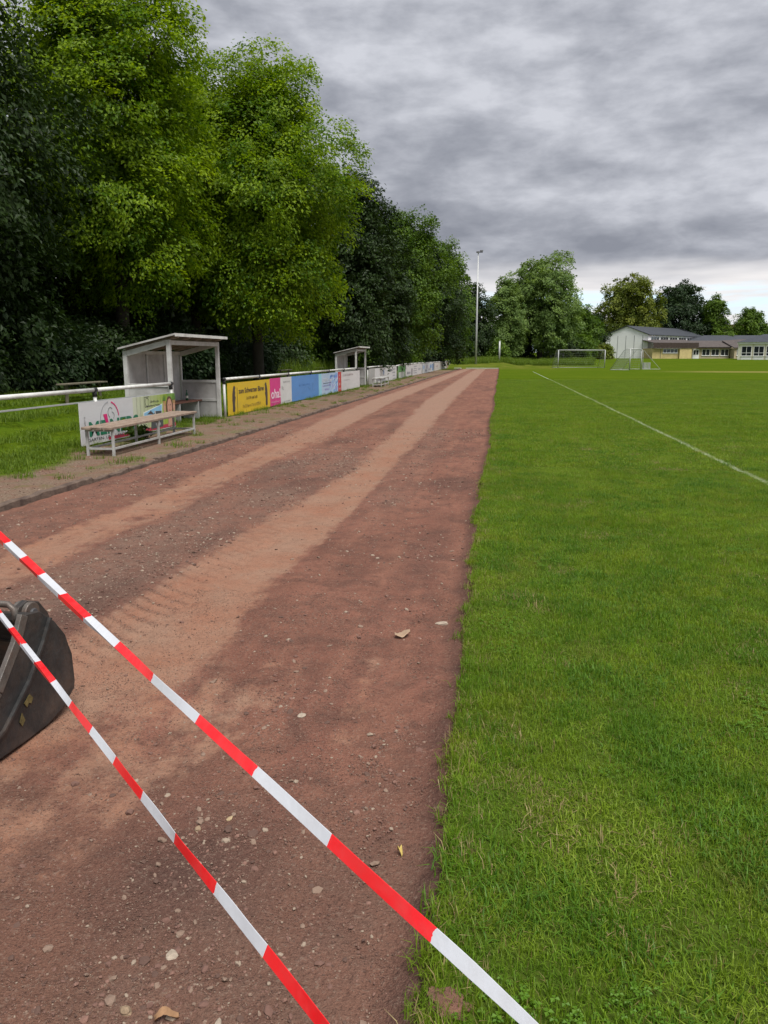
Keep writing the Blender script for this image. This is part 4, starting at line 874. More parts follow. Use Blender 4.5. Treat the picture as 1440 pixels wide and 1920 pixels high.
M['goal_white'] = surf('goal_white', (.40, .41, .41), .4, .06, 3)
M['net'] = surf('net', (.34, .36, .34), .8, .1, 3)
def net_sheet(mb, a, b, c, d, cell, r=.006):
    a, b, c, d = map(Vector, (a, b, c, d)); nu = max(2, int(max((b - a).length, (c - d).length) / cell)); nv = max(2, int(max((d - a).length, (c - b).length) / cell))
    for i in range(nu + 1):
        t = i / nu; mb.tube([a.lerp(b, t), d.lerp(c, t)], r, 3, False)
    for j in range(nv + 1):
        t = j / nv; mb.tube([a.lerp(d, t), b.lerp(c, t)], r, 3, False)
def goal(label, a, b, depth_dir, h=2.44, dt=.9, db=2.0, cell=.28):
    a = Vector((*a, 0)); b = Vector((*b, 0)); rt = empty('football_goal', (a.x, a.y, TZ_(a.x, a.y))); w_ = b - a; n_ = Vector((*depth_dir, 0)).normalized(); z = Vector((0, 0, 1)); o0 = Vector()
    for p in (o0, w_): MB().tube([p - z * .05, p + z * h], .06, 10).build('post', M['goal_white'], rt, True)
    MB().tube([o0 + z * (h + .0), w_ + z * (h + .0)], .058, 10).build('crossbar', M['goal_white'], rt, True)
    for p in (o0, w_):
        MB().tube([p + z * h, p + n_ * dt * .6 + z * h, p + n_ * dt + z * (h - .15), p + n_ * db + z * .05], .028, 6).build('net_stanchion', M['galv'], rt, True)
        MB().tube([p + z * .04, p + n_ * db + z * .04], .03, 6).build('ground_bar', M['galv'], rt, True)
    MB().tube([n_ * db + z * .04, w_ + n_ * db + z * .04], .03, 6).build('rear_bar', M['galv'], rt, True)
    mb = MB(); net_sheet(mb, n_ * dt + z * (h - .15), w_ + n_ * dt + z * (h - .15), w_ + n_ * db + z * .06, n_ * db + z * .06, cell)
    net_sheet(mb, z * h, w_ + z * h, w_ + n_ * dt + z * (h - .15), n_ * dt + z * (h - .15), cell)
    for p in (o0, w_): net_sheet(mb, p + z * h, p + n_ * dt + z * (h - .15), p + n_ * db + z * .06, p + z * .06, cell)
    nt_ = mb.build('net', M['net'], rt); nt_['kind'] = 'stuff'
    return tag(rt, label, 'goal', 'football goals at the far end of the pitch')
goal('white football goal facing the camera left of the hall gable', (7.9, 111.2), (14.5, 113.8), (-.35, .94))
goal('white football goal seen from its side in front of the hall', (14.85, 94.3), (17.25, 100.9), (-.94, .28), dt=.7, db=2.2)
rt = empty('brace_frame', (17.45, 101.0, 0)); MB().tube([(0, 0, 2.35), (2.2, .3, .03)], .022, 6).build('strut', M['galv'], rt); MB().tube([(0, 0, .03), (2.2, .3, .03)], .022, 6).build('foot_bar', M['galv'], rt); MB().tube([(0, 0, 0), (0, 0, 2.36)], .03, 6).build('upright', M['galv'], rt)
tag(rt, 'thin slanting brace frame right of the side-on goal', 'frame')
rt = empty('crate', (17.7, 101.6, 0))
for k in range(5): MB().box(.02 + k * .16, .12 + k * .16, 0, .03, .05, .75).build('slat', M['galv'], rt)
for z_ in (.0, .76): MB().box(-.02, .82, -.01, .6, z_, z_ + .05).build('frame', M['goal_white'], rt)
for x_ in (-.02, .79): MB().box(x_, x_ + .03, .03, .6, .052, .758).build('side', M['goal_white'], rt)
tag(rt, 'small white slatted crate beside the side-on goal', 'crate')
goal('small distant grey goal under the tall poplar', (10.4, 168.0), (13.0, 168.4), (-.15, .98), 1.5, .5, 1.0, .4)

# ================================================================== hall and school
M['hall_white'] = surf('hall_white', (.92, .92, .93), .6, .05, .4, dirt=(.76, .77, .78), dirt_amt=.3, dirt_scale=.35)
M['roof_dark'] = surf('roof_dark', (.042, .047, .058), .6, .15, 1.2, .2, 8)
M['roof_brown'] = surf('roof_brown', (.080, .066, .062), .8, .25, 1.2, .2, 8)
M['roof_tile'] = surf('roof_tile', (.085, .048, .038), .85, .2, 1.5, .3, 8)
M['brick_yellow'] = surf('brick_yellow', (.56, .45, .21), .85, .12, 1.5, .2, 12, dirt=(.33, .25, .13), dirt_amt=.4, dirt_scale=.6)
M['brick_beige'] = surf('brick_beige', (.46, .38, .26), .85, .12, 1.5, .2, 12)
M['cream'] = surf('cream', (.74, .72, .62), .7, .06, .8)
M['frame_white'] = surf('frame_white', (.82, .82, .82), .5, .04, 2)
M['joint'] = surf('joint', (.07, .075, .08), .7, .1, 2)
M['fascia_brown'] = surf('fascia_brown', (.050, .034, .028), .8, .3, 3)
def glass_mat():
    m, t, out = new_mat('window_glass'); p = t.n('ShaderNodeBsdfPrincipled', i_Base_Color=(.018, .022, .026, 1), i_Roughness=.08); p.inputs['Specular IOR Level'].default_value = .6
    m.node_tree.links.new(p.outputs[0], out.inputs[0]); return m
M['glass'] = glass_mat()
class Frame:
    """local frame: u along a facade, v into the building, z up"""
    def __init__(s, o, u): s.o = Vector(o); s.u = Vector((*u, 0)).normalized(); s.v = Vector((-s.u.y, s.u.x, 0))
    def P(s, u, v, z): return s.u * u + s.v * v + Vector((0, 0, z))
    def box(s, mb, u0, u1, v0, v1, z0, z1): return mb.hexa([s.P(u0, v0, z0), s.P(u1, v0, z0), s.P(u1, v1, z0), s.P(u0, v1, z0), s.P(u0, v0, z1), s.P(u1, v0, z1), s.P(u1, v1, z1), s.P(u0, v1, z1)])
def window(fr, root, u0, u1, z0, z1, v=0, n=2, transom=None, fw=.09, sill=True):
    mb = MB()
    fr.box(mb, u0, u0 + fw, v - .09, v + .05, z0, z1); fr.box(mb, u1 - fw, u1, v - .09, v + .05, z0, z1)
    fr.box(mb, u0 + fw, u1 - fw, v - .088, v + .05, z0, z0 + fw); fr.box(mb, u0 + fw, u1 - fw, v - .088, v + .05, z1 - fw, z1)
    for k in range(1, n):
        c = u0 + (u1 - u0) * k / n; fr.box(mb, c - fw / 2, c + fw / 2, v - .086, v + .05, z0 + fw, z1 - fw)
    wf = mb.build('window', M['frame_white'], root)
    if transom: fr.box(MB(), 0, 0, 0, 0, 0, 0); fr.box(mb2 := MB(), u0 + fw, u1 - fw, v - .084, v + .04, transom - fw / 2, transom + fw / 2); mb2.build('transom', M['frame_white'], wf)
    for k in range(n):
        a_, b_ = u0 + (u1 - u0) * k / n + fw * .5, u0 + (u1 - u0) * (k + 1) / n - fw * .5
        fr.box(mb3 := MB(), a_, b_, v - .03, v - .01, z0 + fw * .5, z1 - fw * .5); mb3.build('pane', M['glass'], wf)
    if sill: fr.box(mb4 := MB(), u0 - .1, u1 + .1, v - .16, v - .002, z0 - .08, z0 - .004); mb4.build('sill', M['frame_white'], wf)
# sports hall: gable wall towards the pitch, long side to the right
zg = .92; corner = Vector((37.6, 211.8, zg)); gl = Vector((27.7, 218.8, zg)); W_ = (gl - corner).xy.length
fr = Frame(corner, (corner - gl).xy); rt = empty('sports_hall', corner); Lh = 35.5; eh, ah = 6.15, 8.35
U0 = -W_
MB().prism([fr.P(U0, 0, -.5), fr.P(0, 0, -.5), fr.P(0, 0, eh), fr.P(U0 / 2, 0, ah), fr.P(U0, 0, eh)], fr.v * .3).build('gable_wall', M['hall_white'], rt)
for k in range(1, 6):
    u_ = U0 + W_ * (k - .45) / 5.2; h_ = (eh if True else 0) - .15
    fr.box(mb := MB(), u_ - .05, u_ + .05, -.02, -.001, -.2, h_); mb.build('wall_joint', M['joint'], rt)
fr.box(mb := MB(), -.3, 0, .301, Lh, -.5, eh); mb.build('side_wall', M['hall_white'], rt)
fr.box(mb := MB(), U0, U0 + .3, .301, Lh, -.5, eh); mb.build('side_wall', M['hall_white'], rt)
rf = MB()
for s_ in (0, 1):
    ua, ub = (U0 / 2, .45) if s_ else (U0 - .45, U0 / 2); za, zb2 = (ah, eh - .15) if s_ else (eh - .15, ah)
    rf.hexa([fr.P(ua, -.35, za + .03), fr.P(ub, -.35, zb2 + .03), fr.P(ub, Lh, zb2 + .03), fr.P(ua, Lh, za + .03), fr.P(ua, -.35, za + .22), fr.P(ub, -.35, zb2 + .22), fr.P(ub, Lh, zb2 + .22), fr.P(ua, Lh, za + .22)])
rf.build('roof', M['roof_dark'], rt)
fs = Frame(corner, fr.v.xy)                       # the long side, seen from the right
fs.v = -fr.u
for k in range(6):
    a_ = 1.4 + k * 5.7
    window(fs, rt, a_, a_ + 4.9, 4.55, 5.75, 0, 3, sill=False)
tag(rt, 'white sports hall with a pale gable wall and dark pitched roof', 'hall')
# low annex in front of the hall side
an = Vector((37.55, 204.7, .80)); fa = Frame(an, (56.3 - 36.9, 207.4 - 204.6)); rt = empty('school_annex', an); LA = 19.6
fa.box(mb := MB(), 0, 6.6, 0, 8, -.5, 2.75); mb.build('yellow_wall', M['brick_yellow'], rt)
fa.box(mb := MB(), 6.602, LA, .8, 8, -.5, 2.75); mb.build('beige_wall', M['brick_beige'], rt)
fa.box(mb := MB(), 6.61, 9.6, -.6, .798, -.5, 2.74); mb.build('porch_wall', M['brick_yellow'], rt)
fa.box(mb := MB(), -.1, 11.2, -.75, -.60, 2.76, 4.1); mb.build('fascia', M['fascia_brown'], rt)
fa.box(mb := MB(), 11.202, LA + .1, .05, .20, 2.76, 3.05); mb.build('fascia', M['fascia_brown'], rt)
MB().hexa([fa.P(-.1, -.598, 4.0), fa.P(11.2, -.598, 3.9), fa.P(11.2, 9, 4.9), fa.P(-.1, 9, 4.9), fa.P(-.1, -.598, 4.15), fa.P(11.2, -.598, 4.05), fa.P(11.2, 9, 5.05), fa.P(-.1, 9, 5.05)]).build('roof', M['roof_brown'], rt)
MB().hexa([fa.P(11.21, -.1, 2.95), fa.P(LA + .3, -.1, 2.95), fa.P(LA + .3, 7, 4.6), fa.P(11.21, 7, 4.6), fa.P(11.21, -.1, 3.1), fa.P(LA + .3, -.1, 3.1), fa.P(LA + .3, 7, 4.75), fa.P(11.21, 7, 4.75)]).build('roof', M['roof_brown'], rt)
fa.box(mb := MB(), 2.0, 2.1, -.02, -.001, -.2, 2.75); mb.build('drain_pipe', M['joint'], rt)
window(fa, rt, 2.6, 6.3, 1.6, 2.6, 0, 4)
fa.box(mb := MB(), 10.4, 12.0, .74, .798, -.2, 2.55); dr = mb.build('door', M['frame_white'], rt)
for u_ in (10.62, 11.3): fa.box(mb := MB(), u_, u_ + .5, .70, .738, 1.2, 2.3); mb.build('pane', M['glass'], dr)
fa.box(mb := MB(), 9.9, 12.4, -.1, .73, -.5, -.05); mb.build('step', M['pale_concrete'], rt)
for k in range(3): window(fa, rt, 12.7 + k * 2.35, 14.7 + k * 2.35, .95, 2.55, .8, 2)
tag(rt, 'low yellow brick annex with brown fascia and white door before the hall', 'school building')
# connecting wing
cw = Vector((57.4, 206.0, .78)); fc = Frame(cw, (56.3 - 36.9, 207.4 - 204.6)); rt = empty('school_wing', cw)
fc.box(mb := MB(), 0, 9, 0, 6, -.5, 2.75); mb.build('wall', M['brick_beige'], rt)
MB().hexa([fc.P(-.4, -.4, 2.76), fc.P(9, -.4, 2.76), fc.P(9, 7, 5.1), fc.P(-.4, 7, 4.6), fc.P(-.4, -.4, 2.98), fc.P(9, -.4, 2.98), fc.P(9, 7, 5.3), fc.P(-.4, 7, 4.8)]).build('roof', M['roof_brown'], rt)
window(fc, rt, .6, 2.8, .95, 2.5, 0, 2); window(fc, rt, 3.2, 5.4, .95, 2.5, 0, 2)
tag(rt, 'short beige linking wing between annex and white pavilion', 'school building')
bw = Vector((50.5, 228.0, 1.0)); fb = Frame(bw, (.99, .15)); rt = empty('rear_wing', bw)
fb.box(mb := MB(), 0, 30, 0, 10, -.5, 4.3); mb.build('wall', M['brick_beige'], rt)
MB().add([fb.P(-.5, -.5, 4.3), fb.P(30.5, -.5, 4.3), fb.P(30.5, 10.5, 4.3), fb.P(-.5, 10.5, 4.3), fb.P(7, 5, 6.4), fb.P(24, 5, 6.4)], [(0, 1, 5, 4), (1, 2, 5), (2, 3, 4, 5), (3, 0, 4), (0, 3, 2, 1)]).build('roof', M['roof_dark'], rt)
tag(rt, 'dark hipped roof of the rear wing seen over the low school roofs', 'school building')
# white pavilion at the right edge
pv = Vector((54.1, 191.5, .60)); fp = Frame(pv, (60.4 - 54.1, 188.5 - 191.5)); rt = empty('school_pavilion', pv)
fp.box(mb := MB(), 0, 14, 0, 9, -.6, 3.75); mb.build('wall', M['cream'], rt)
fp.box(mb := MB(), -.15, 14.1, -.35, 9.2, 3.752, 4.15); mb.build('eaves_board', M['frame_white'], rt)
MB().add([fp.P(-.4, -.6, 4.152), fp.P(14.4, -.6, 4.152), fp.P(14.4, 9.5, 4.152), fp.P(-.4, 9.5, 4.152), fp.P(4.5, 4.5, 6.0), fp.P(10, 4.5, 6.0)], [(0, 1, 5, 4), (1, 2, 5), (2, 3, 4, 5), (3, 0, 4), (0, 3, 2, 1)]).build('roof', M['roof_dark'], rt)
for k in range(5):
    u_ = .75 + k * 2.6; window(fp, rt, u_, u_ + 2.15, 1.05, 3.25, 0, 2, 1.75)
    fp.box(mb := MB(), u_ + 2.34, u_ + 2.42, -.05, -.001, -.1, 3.7); mb.build('post_strip', M['brick_beige'], rt)
    fp.box(mb := MB(), u_ + .05, u_ + 2.1, -.04, -.001, .1, .92); mb.build('parapet_panel', M['frame_white'], rt)
tag(rt, 'white school pavilion with large windows cut by the right picture edge', 'school building')
# house behind
hs_ = Vector((76.0, 290.0, 2.0)); fh = Frame(hs_, (.99, .15)); rt = empty('house', hs_)
fh.box(mb := MB(), 0, 17.5, 0, 10, -1, 5.6); mb.build('wall', M['cream'], rt)
MB().hexa([fh.P(-.5, -.7, 5.5), fh.P(17.0, -.7, 5.5), fh.P(17.0, 5, 10.4), fh.P(-.5, 5, 10.4), fh.P(-.5, -.7, 5.75), fh.P(17.0, -.7, 5.75), fh.P(17.0, 5, 10.65), fh.P(-.5, 5, 10.65)]).build('roof', M['roof_tile'], rt)
MB().prism([fh.P(17.02, -.9, 5.3), fh.P(17.02, 10.9, 5.3), fh.P(17.02, 5, 10.8)], fh.u * .5).build('gable', M['frame_white'], rt)
MB().hexa([fh.P(-.5, 10.7, 5.5), fh.P(17, 10.7, 5.5), fh.P(17, 5.01, 10.4), fh.P(-.5, 5.01, 10.4), fh.P(-.5, 10.7, 5.75), fh.P(17, 10.7, 5.75), fh.P(17, 5.01, 10.65), fh.P(-.5, 5.01, 10.65)]).build('roof', M['roof_tile'], rt)
fh.box(mb := MB(), .4, 1.6, 4.4, 5.4, 10.0, 11.5); mb.build('chimney', M['roof_brown'], rt)
tag(rt, 'house with brown tiled roof and white gable behind the school', 'house')

# ================================================================== excavator bucket at the left edge
M['bucket'] = surf('bucket', (.036, .036, .037), .48, .35, 9, .25, 30, .25, dirt=(.105, .075, .060), dirt_amt=.6, dirt_scale=6)
M['bucket_edge'] = surf('bucket_edge', (.13, .12, .11), .45, .3, 14, .2, 40, .3, dirt=(.14, .08, .06), dirt_amt=.5, dirt_scale=8)
M['bucket_in'] = surf('bucket_in', (.075, .055, .040), .8, .35, 7, .35, 20, dirt=(.17, .09, .06), dirt_amt=.8, dirt_scale=5)
M['paint_yellow'] = surf('paint_yellow', (.13, .10, .035), .7, .4, 40)
rt = empty('excavator_bucket', (-2.0, 2.9, -.05), R(-3))
prof = [(.29, .31), (.31, .26), (.315, .12), (.305, .085), (.21, .03), (.10, .004), (-.05, .0), (-.25, .006), (-.46, .018), (-.60, .03)]   # (y, z) of the shell from the back top to the lip
front = [(-.60, .06), (-.44, .13), (-.20, .29), (-.06, .45), (.0, .555)]; topb = [(.10, .54), (.20, .46), (.27, .37)]
Wb = 1.15; th = .022
out_poly = prof + front + topb
for x0 in (-.0, -Wb):
    MB().prism([(x0, a_, c_) for a_, c_ in out_poly], (-th, 0, 0)).build('side_plate', M['bucket'], rt, bevel=.003)
mb = MB()                                  # shell
for (a0, c0), (a1, c1) in zip(prof, prof[1:]):
    d = Vector((a1 - a0, c1 - c0)).normalized(); nn = Vector((-d.y, d.x)) * -.018
    x0, x1 = -th - .001, -Wb - .0
    p = [(x0, a0, c0 + .004), (x1, a0, c0 + .004), (x1, a1, c1 + .004), (x0, a1, c1 + .004)]
    q_ = [(v_[0], v_[1] + nn.x, v_[2] + nn.y) for v_ in p]; mb.hexa(p + q_)
mb.build('shell', M['bucket_in'], rt)
# top wall joining the back and the mouth
mb = MB()
tp = [(.0, .55), (.10, .535), (.20, .455), (.27, .365), (.30, .30)]
for (a0, c0), (a1, c1) in zip(tp, tp[1:]): mb.hexa([(-th - .001, a0, c0 - .022), (-Wb, a0, c0 - .022), (-Wb, a1, c1 - .022), (-th - .001, a1, c1 - .022), (-th - .001, a0, c0 - .004), (-Wb, a0, c0 - .004), (-Wb, a1, c1 - .004), (-th - .001, a1, c1 - .004)])
mb.build('top_wall', M['bucket'], rt)
for x0 in (.004, -Wb - .004):              # worn bright cutting edge of the side plates
    mb = MB()
    for (a0, c0), (a1, c1) in zip(front, front[1:]): mb.bar((x0 - .012, a0, c0), (x0 - .012, a1, c1), .046, .024, (1, 0, 0))
    mb.build('side_cutter', M['bucket_edge'], rt, bevel=.003)
MB().hexa([(.01, -.72, .012), (-Wb - .03, -.72, .012), (-Wb - .03, -.56, .02), (.01, -.56, .02), (.01, -.72, .02), (-Wb - .03, -.72, .02), (-Wb - .03, -.56, .048), (.01, -.56, .048)]).build('cutting_lip', M['bucket_edge'], rt, bevel=.003)
mb = MB()                                  # stiffener weld line down the side plate
sf = [(.16, .49), (.10, .40), (-.02, .26), (-.20, .12), (-.42, .04)]
for (a0, c0), (a1, c1) in zip(sf, sf[1:]): mb.bar((.006, a0, c0), (.006, a1, c1), .012, .02, (1, 0, 0))
mb.build('stiffener', M['bucket'], rt)
for x0 in (-.10, -.36):                    # hinge ears with pin bosses
    mb = MB().prism([(x0, .06, .50), (x0, .10, .55), (x0, .16, .565), (x0, .24, .535), (x0, .30, .46), (x0, .33, .36), (x0, .30, .33), (x0, .20, .42), (x0, .12, .49)], (-.03, 0, 0)); ear = mb.build('hinge_ear', M['bucket'], rt, bevel=.004)
    MB().tube([(x0 + .022, .16, .505), (x0 - .055, .16, .505)], .052, 20).build('pin_boss', M['bucket_edge'] if x0 > -.2 else M['bucket'], ear, False, .004)
    MB().tube([(x0 + .034, .16, .505), (x0 + .021, .16, .505)], .024, 16).build('pin', M['dark_metal'], ear, False, .003)
MB().tube([(-.05, .01, .52), (-.055, .01, .575), (-.08, .01, .595), (-.5, .01, .60), (-.95, .01, .60), (-1.0, .01, .575), (-1.02, .01, .52)], .015, 10).build('lifting_bar', M['bucket_edge'], rt, True)
MB().tube([(.004, -.50, .055), (.022, -.50, .055)], .016, 6).build('bolt', M['bucket_edge'], rt)
mb = MB(); mb.prism([(.002, -.06, .175), (.002, -.02, .20), (.002, .0, .175), (.002, -.015, .155), (.002, -.03, .165), (.002, -.045, .150)], (.003, 0, 0)); mb.prism([(.002, -.10, .105), (.002, -.08, .14), (.002, -.065, .10), (.002, -.085, .08)], (.003, 0, 0))
mb.build('paint_remnant', M['paint_yellow'], rt)['kind'] = 'stuff'
tag(rt, 'dark steel excavator bucket lying on the track, cut by the left picture edge', 'excavator bucket')

# ================================================================== barrier tape
def tape_mat():
    m, t, out = new_mat('barrier_tape'); s_ = t.attr('along'); q = t.attr('across')
    ph = t.m('FRACT', t.m('ADD', t.m('DIVIDE', s_, .414), t.m('MULTIPLY', q, .012)))
    pos = t.n('ShaderNodeNewGeometry').outputs['Position']
    red = t.m('LESS_THAN', t.m('ADD', ph, t.m('MULTIPLY', t.m('SUBTRACT', t.noise(pos, 90, 2, .5), .5), .035)), .5)
    c = t.mix(red, (.58, .60, .65), (.80, .008, .014))
    c = t.mix(t.ramp(t.noise(pos, 26, 4, .6), [(.4, 0), (.8, .14)]), c, (.30, .24, .22))
    p = t.n('ShaderNodeBsdfPrincipled', i_Base_Color=c, i_Roughness=.33); p.inputs['Specular IOR Level'].default_value = .5
    bn = t.n('ShaderNodeBump', i_Strength=.22, i_Distance=.004, i_Height=t.noise(pos, 42, 4, .55)); t.set(p, 'Normal', bn.outputs[0])
    m.node_tree.links.new(p.outputs[0], out.inputs[0]); return m
M['tape'] = tape_mat()
def tape(label, p0, p1, before, after, phase, widths, rolls, sag, n=240):
    """a strip folded lengthwise into an upper and a lower facet; it rolls and narrows along the way"""
    p0, p1 = np.array(p0), np.array(p1); T0 = (p1 - p0) / np.linalg.norm(p1 - p0); A, B = p0 - T0 * before, p1 + T0 * after; Ln = np.linalg.norm(B - A)
    s_ = np.linspace(0, Ln, n); C_ = A + T0 * s_[:, None]; C_[:, 2] -= sag * 4 * (s_ / Ln) * (1 - s_ / Ln) - sag
    x_ = (s_ - before) / np.linalg.norm(p1 - p0); wv = np.interp(x_, *zip(*widths)); ro = np.interp(x_, *zip(*rolls)); wob_ = fbm(N3, s_ * 3 + 7, s_ * 0 + 2, 3) - .5
    T = np.gradient(C_, axis=0); T /= np.linalg.norm(T, axis=1)[:, None]; sd = np.cross(T, [0, 0, 1.]); sd /= np.linalg.norm(sd, axis=1)[:, None]; up = np.cross(sd, T)
    ro = ro + wob_ * .55; lip = .30 * np.clip((-ro - .1) / .4, 0, 1)
    # (side, height, shift of the printed bands): the upper facet, then the lower one, each a thin shell
    shells = [[(-.46, .22, 0.), (.20, .09, .0)], [(.205, .088, .016), (.21, -.34, .016)]]
    V_, F_, al = [], [], []
    d1 = np.cos(ro)[:, None] * sd + np.sin(ro)[:, None] * up; d2 = -np.sin(ro)[:, None] * sd + np.cos(ro)[:, None] * up
    for si, sh in enumerate(shells):
        ring = sh + [(a_ - .02, h_ - .02, q_) for a_, h_, q_ in sh[::-1]]; o_ = len(V_) * n; k = len(ring)
        for a_, h_, q_ in ring: V_.append(C_ + d1 * (a_ * wv)[:, None] + d2 * ((h_ if h_ > -.2 else h_ + lip) * wv)[:, None]); al.append(s_ + phase + q_ * np.clip(1.2 - x_, 0, 1.5))
        i = (o_ + np.arange(k)[None] * n + np.arange(n - 1)[:, None]); j = (o_ + ((np.arange(k) + 1) % k)[None] * n + np.arange(n - 1)[:, None])
        F_.append(np.stack([i.ravel(), j.ravel(), j.ravel() + 1, i.ravel() + 1], 1))
    o = obj('barrier_tape', np_mesh('barrier_tape', np.concatenate(V_), np.concatenate(F_), M['tape'], False, {'along': np.concatenate(al), 'across': np.zeros(len(V_) * n)}))
    return tag(o, label, 'barrier tape', 'red and white barrier tapes across the track')
# stretched from a pin left of the picture to one right beside the viewer
tape('upper red and white barrier tape running from the left edge to the bottom right', (-1.54, 2.18, 1.013), (-.058, .742, .965), 2.02, .95, .257,
     [(-1, .034), (0, .032), (.45, .025), (.6, .024), (.75, .0245), (.95, .0255), (1.03, .024), (1.14, .008), (1.3, .014)], [(-1, .0), (.40, .0), (.60, -.72), (1.1, -.85)], .012)
tape('lower red and white barrier tape leaving the picture at the bottom left of centre', (-1.86, 2.604, .557), (-.380, 1.1455, .546), 1.6, 1.35, .056,
     [(-1, .026), (.25, .027), (.5, .031), (.8, .034), (1.3, .034)], [(-1, .1), (.25, .1), (.42, -.85), (.8, -.95), (1.3, -.95)], .012)
for i, (x, y, z0) in enumerate(((-3.0, 3.6, -.06), (.62, .2, 0))):
    rt = empty('barrier_pin', (x, y, z0)); MB().tube([(0, 0, -.1), (0, 0, 1.2)], .009, 8).build('rod', M['dark_metal'], rt, True)
    mb = MB().tube([(.03 * math.cos(a_ / 6 * math.pi) - .03, 0, 1.2 + .03 * math.sin(a_ / 6 * math.pi)) for a_ in range(0, 12)], .007, 6); mb.build('eye', M['dark_metal'], rt, True)
    tag(rt, ['steel barrier pin beyond the bucket holding the left tape ends', 'steel barrier pin on the lawn holding the right tape ends'][i], 'pin', 'barrier pins')

# ================================================================== small things on the ground
SG2 = 'single stones lying on the track'
st = [(-.874, 3.25, .030, 'pale flat stone on the track, just above the upper tape'), (-1.018, 2.338, .020, 'pale stone between the tapes on the dark damp patch'), (-.926, 2.412, .016, 'small stone above the pale one on the dark damp patch'),
      (-.869, 1.771, .022, 'rounded tan stone on bare soil below the lower tape'), (-.91, 1.574, .026, 'tan stone nearest the bottom edge of the picture, left of the lower tape'), (-.609, 1.806, .020, 'brownish stone just right of the lower tape'),
      (-.32, 4.611, .045, 'flat pale stone near the grass edge at the far side of the dry leaf'), (-.98, 1.50, .030, 'broken pale stone at the very bottom edge of the picture'), (-.70, 1.52, .024, 'oblong tan stone between the tapes near the bottom edge'), (-.655, 1.56, .024, 'yellowish round stone between the tapes near the bottom edge'), (-.93, 1.50, .022, 'blue-grey stone at the bottom edge left of the lower tape')]
for i, (x, y, s_, lb) in enumerate(st):
    import bmesh
    bm = bmesh.new(); bmesh.ops.create_icosphere(bm, subdivisions=2, radius=1); rr_ = random.Random(300 + i); sc = (rr_.uniform(.9, 1.25), rr_.uniform(.6, .85), rr_.uniform(.35, .55)); ph = [rr_.uniform(0, 6) for _ in range(6)]
    for v_ in bm.verts:
        c_ = v_.co.copy(); k_ = 1 + .13 * math.sin(3 * c_.x + ph[0]) + .11 * math.sin(4 * c_.y + ph[1]) + .10 * math.sin(5 * c_.z + ph[2]) + rr_.uniform(-.05, .05)
        v_.co = Vector((c_.x * sc[0], c_.y * sc[1], c_.z * sc[2])) * k_ * s_ * .78
    me = bpy.data.meshes.new('stone'); bm.to_mesh(me); bm.free(); me.materials.append(surf('stone%d' % i, (.10, .12, .12) if 'blue' in lb else [(.34, .28, .22), (.28, .20, .13), (.36, .27, .16)][i % 3], .85, .25, 50, .3, 120))
    o = obj('stone', me); o.location = (x, y, track_z(x, y) + s_ * .12); o.rotation_euler = (rr_.uniform(-.2, .2), rr_.uniform(-.2, .2), rr_.uniform(0, 6)); tag(o, lb, 'stone', SG2)
def curl(name, label, cat, x, y, L, wd, col, seed, rz, z=None):
    r = random.Random(seed); mb = MB(); n_ = 8; rows = []
    for i in range(n_ + 1):
        t = i / n_; w_ = wd * (math.sin(math.pi * min(max(t, .06), .97)) ** .6); zz = .012 * math.sin(t * 5 + seed) + .012
        rows.append([((t - .5) * L, -w_, zz + .010 + r.uniform(-.003, .003)), ((t - .5) * L, 0, zz), ((t - .5) * L, w_, zz + .014 + r.uniform(-.003, .003))])
    vs = [p for q in rows for p in q]; fs_ = []
    for i in range(n_): fs_ += [(i * 3, i * 3 + 1, i * 3 + 4, i * 3 + 3), (i * 3 + 1, i * 3 + 2, i * 3 + 5, i * 3 + 4)]
    mb.add(vs, fs_); o = mb.build(name, surf(name + str(seed), col, .8, .25, 30), None, True); s_ = o.modifiers.new('thick', 'SOLIDIFY'); s_.thickness = .0012
    o.location = (x, y, z if z is not None else track_z(x, y)); o.rotation_euler.z = rz; return tag(o, label, cat)
curl('dry_leaf', 'curled dry tan leaf on the track near the grass edge', 'leaf', -.535, 4.354, .095, .034, (.36, .25, .17), 3, .4)
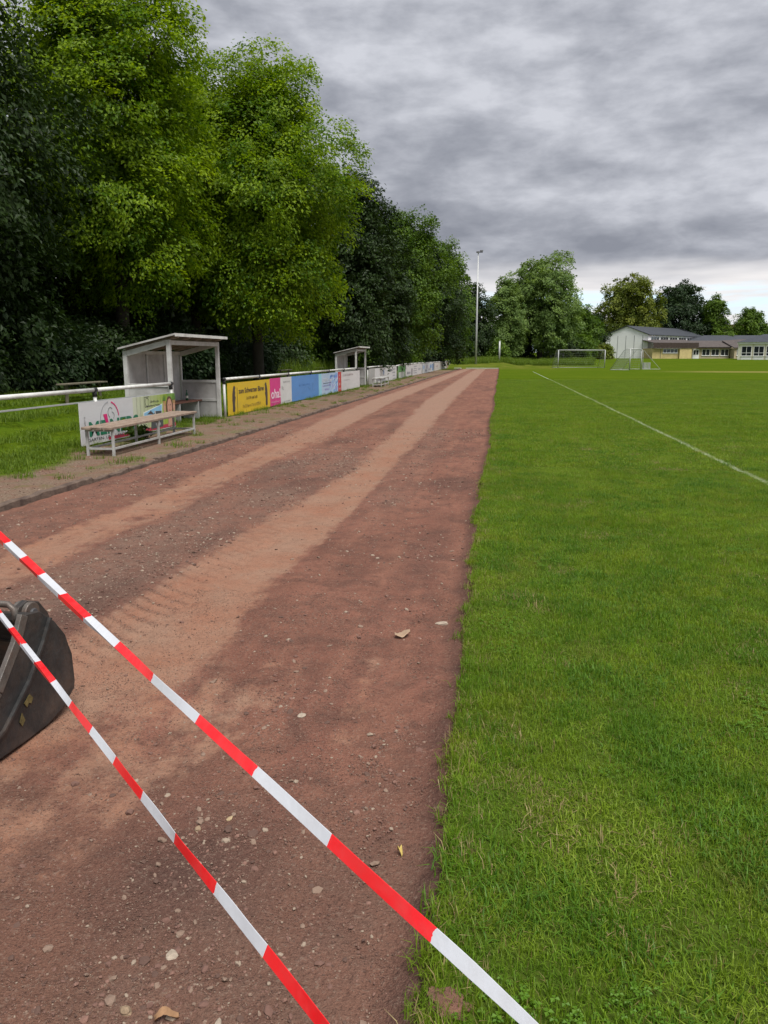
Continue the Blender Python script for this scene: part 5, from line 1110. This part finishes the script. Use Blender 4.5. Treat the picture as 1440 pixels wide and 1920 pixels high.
curl('fallen_leaf', 'small yellow leaf on the track close to the lawn edge', 'leaf', -.29, 2.315, .028, .007, (.45, .34, .10), 5, 2.2)
curl('bark_chip', 'long brown chip of bark between the tapes at the bottom', 'chip', -.79, 1.56, .06, .010, (.30, .17, .09), 6, .5)
# clod of red earth on the lawn edge at the bottom
import bmesh
bm = bmesh.new(); bmesh.ops.create_icosphere(bm, subdivisions=4, radius=1)
for v_ in bm.verts:
    c_ = v_.co; nn = fbm(N2, np.array(c_.x * 2.2 + 5), np.array(c_.y * 2.2 + c_.z * 1.7 + 5), 4); v_.co = Vector((c_.x * .06, c_.y * .04, c_.z * .014)) * (.55 + .9 * float(nn))
me = bpy.data.meshes.new('earth_clod'); bm.to_mesh(me); bm.free(); me.materials.append(surf('clod', (.17, .085, .060), .95, .3, 40, .8, 90))
o = obj('earth_clod', me); o.location = (-.085, 1.66, .004); o.rotation_euler.z = -.5; tag(o, 'clod of reddish earth on the lawn edge at the bottom of the picture', 'clod')
# weed growing behind the bench
def weed(label, x, y, H, rr_, seed, mat='leaf_mid'):
    r = np.random.default_rng(seed); root = empty('weed_plant', (x, y, 0)); mb = MB(); cen = []; ow = []
    for k in range(9):
        a_ = r.random() * 6.28; e = np.array([math.cos(a_) * rr_ * r.uniform(.3, 1), math.sin(a_) * rr_ * r.uniform(.3, 1), H * r.uniform(.5, 1)]); mb.tube([(0, 0, -.02), e * .5 + np.array([0, 0, .04]), e], .004, 4)
        for t in (.45, .7, 1.0): cen.append(e * t); ow.append(e / np.linalg.norm(e))
    mb.build('stems', M['leaf_stem'], root); v, f, t = leaf_cloud(r, np.array(cen), np.array(ow), 12, .075, .07); obj('leaves', np_mesh('leaves', v, f, M[mat], False, {'tint': t}), root); return tag(root, label, 'weed')
M['leaf_stem'] = surf('leaf_stem', (.09, .13, .03), .7, .2, 10)
weed('bushy green weed between the long bench and the gardening board', -6.85, 13.75, .42, .20, 1); weed('lower green weed right of the bushy one behind the long bench', -6.90, 14.25, .26, .20, 2, 'leaf_dark')
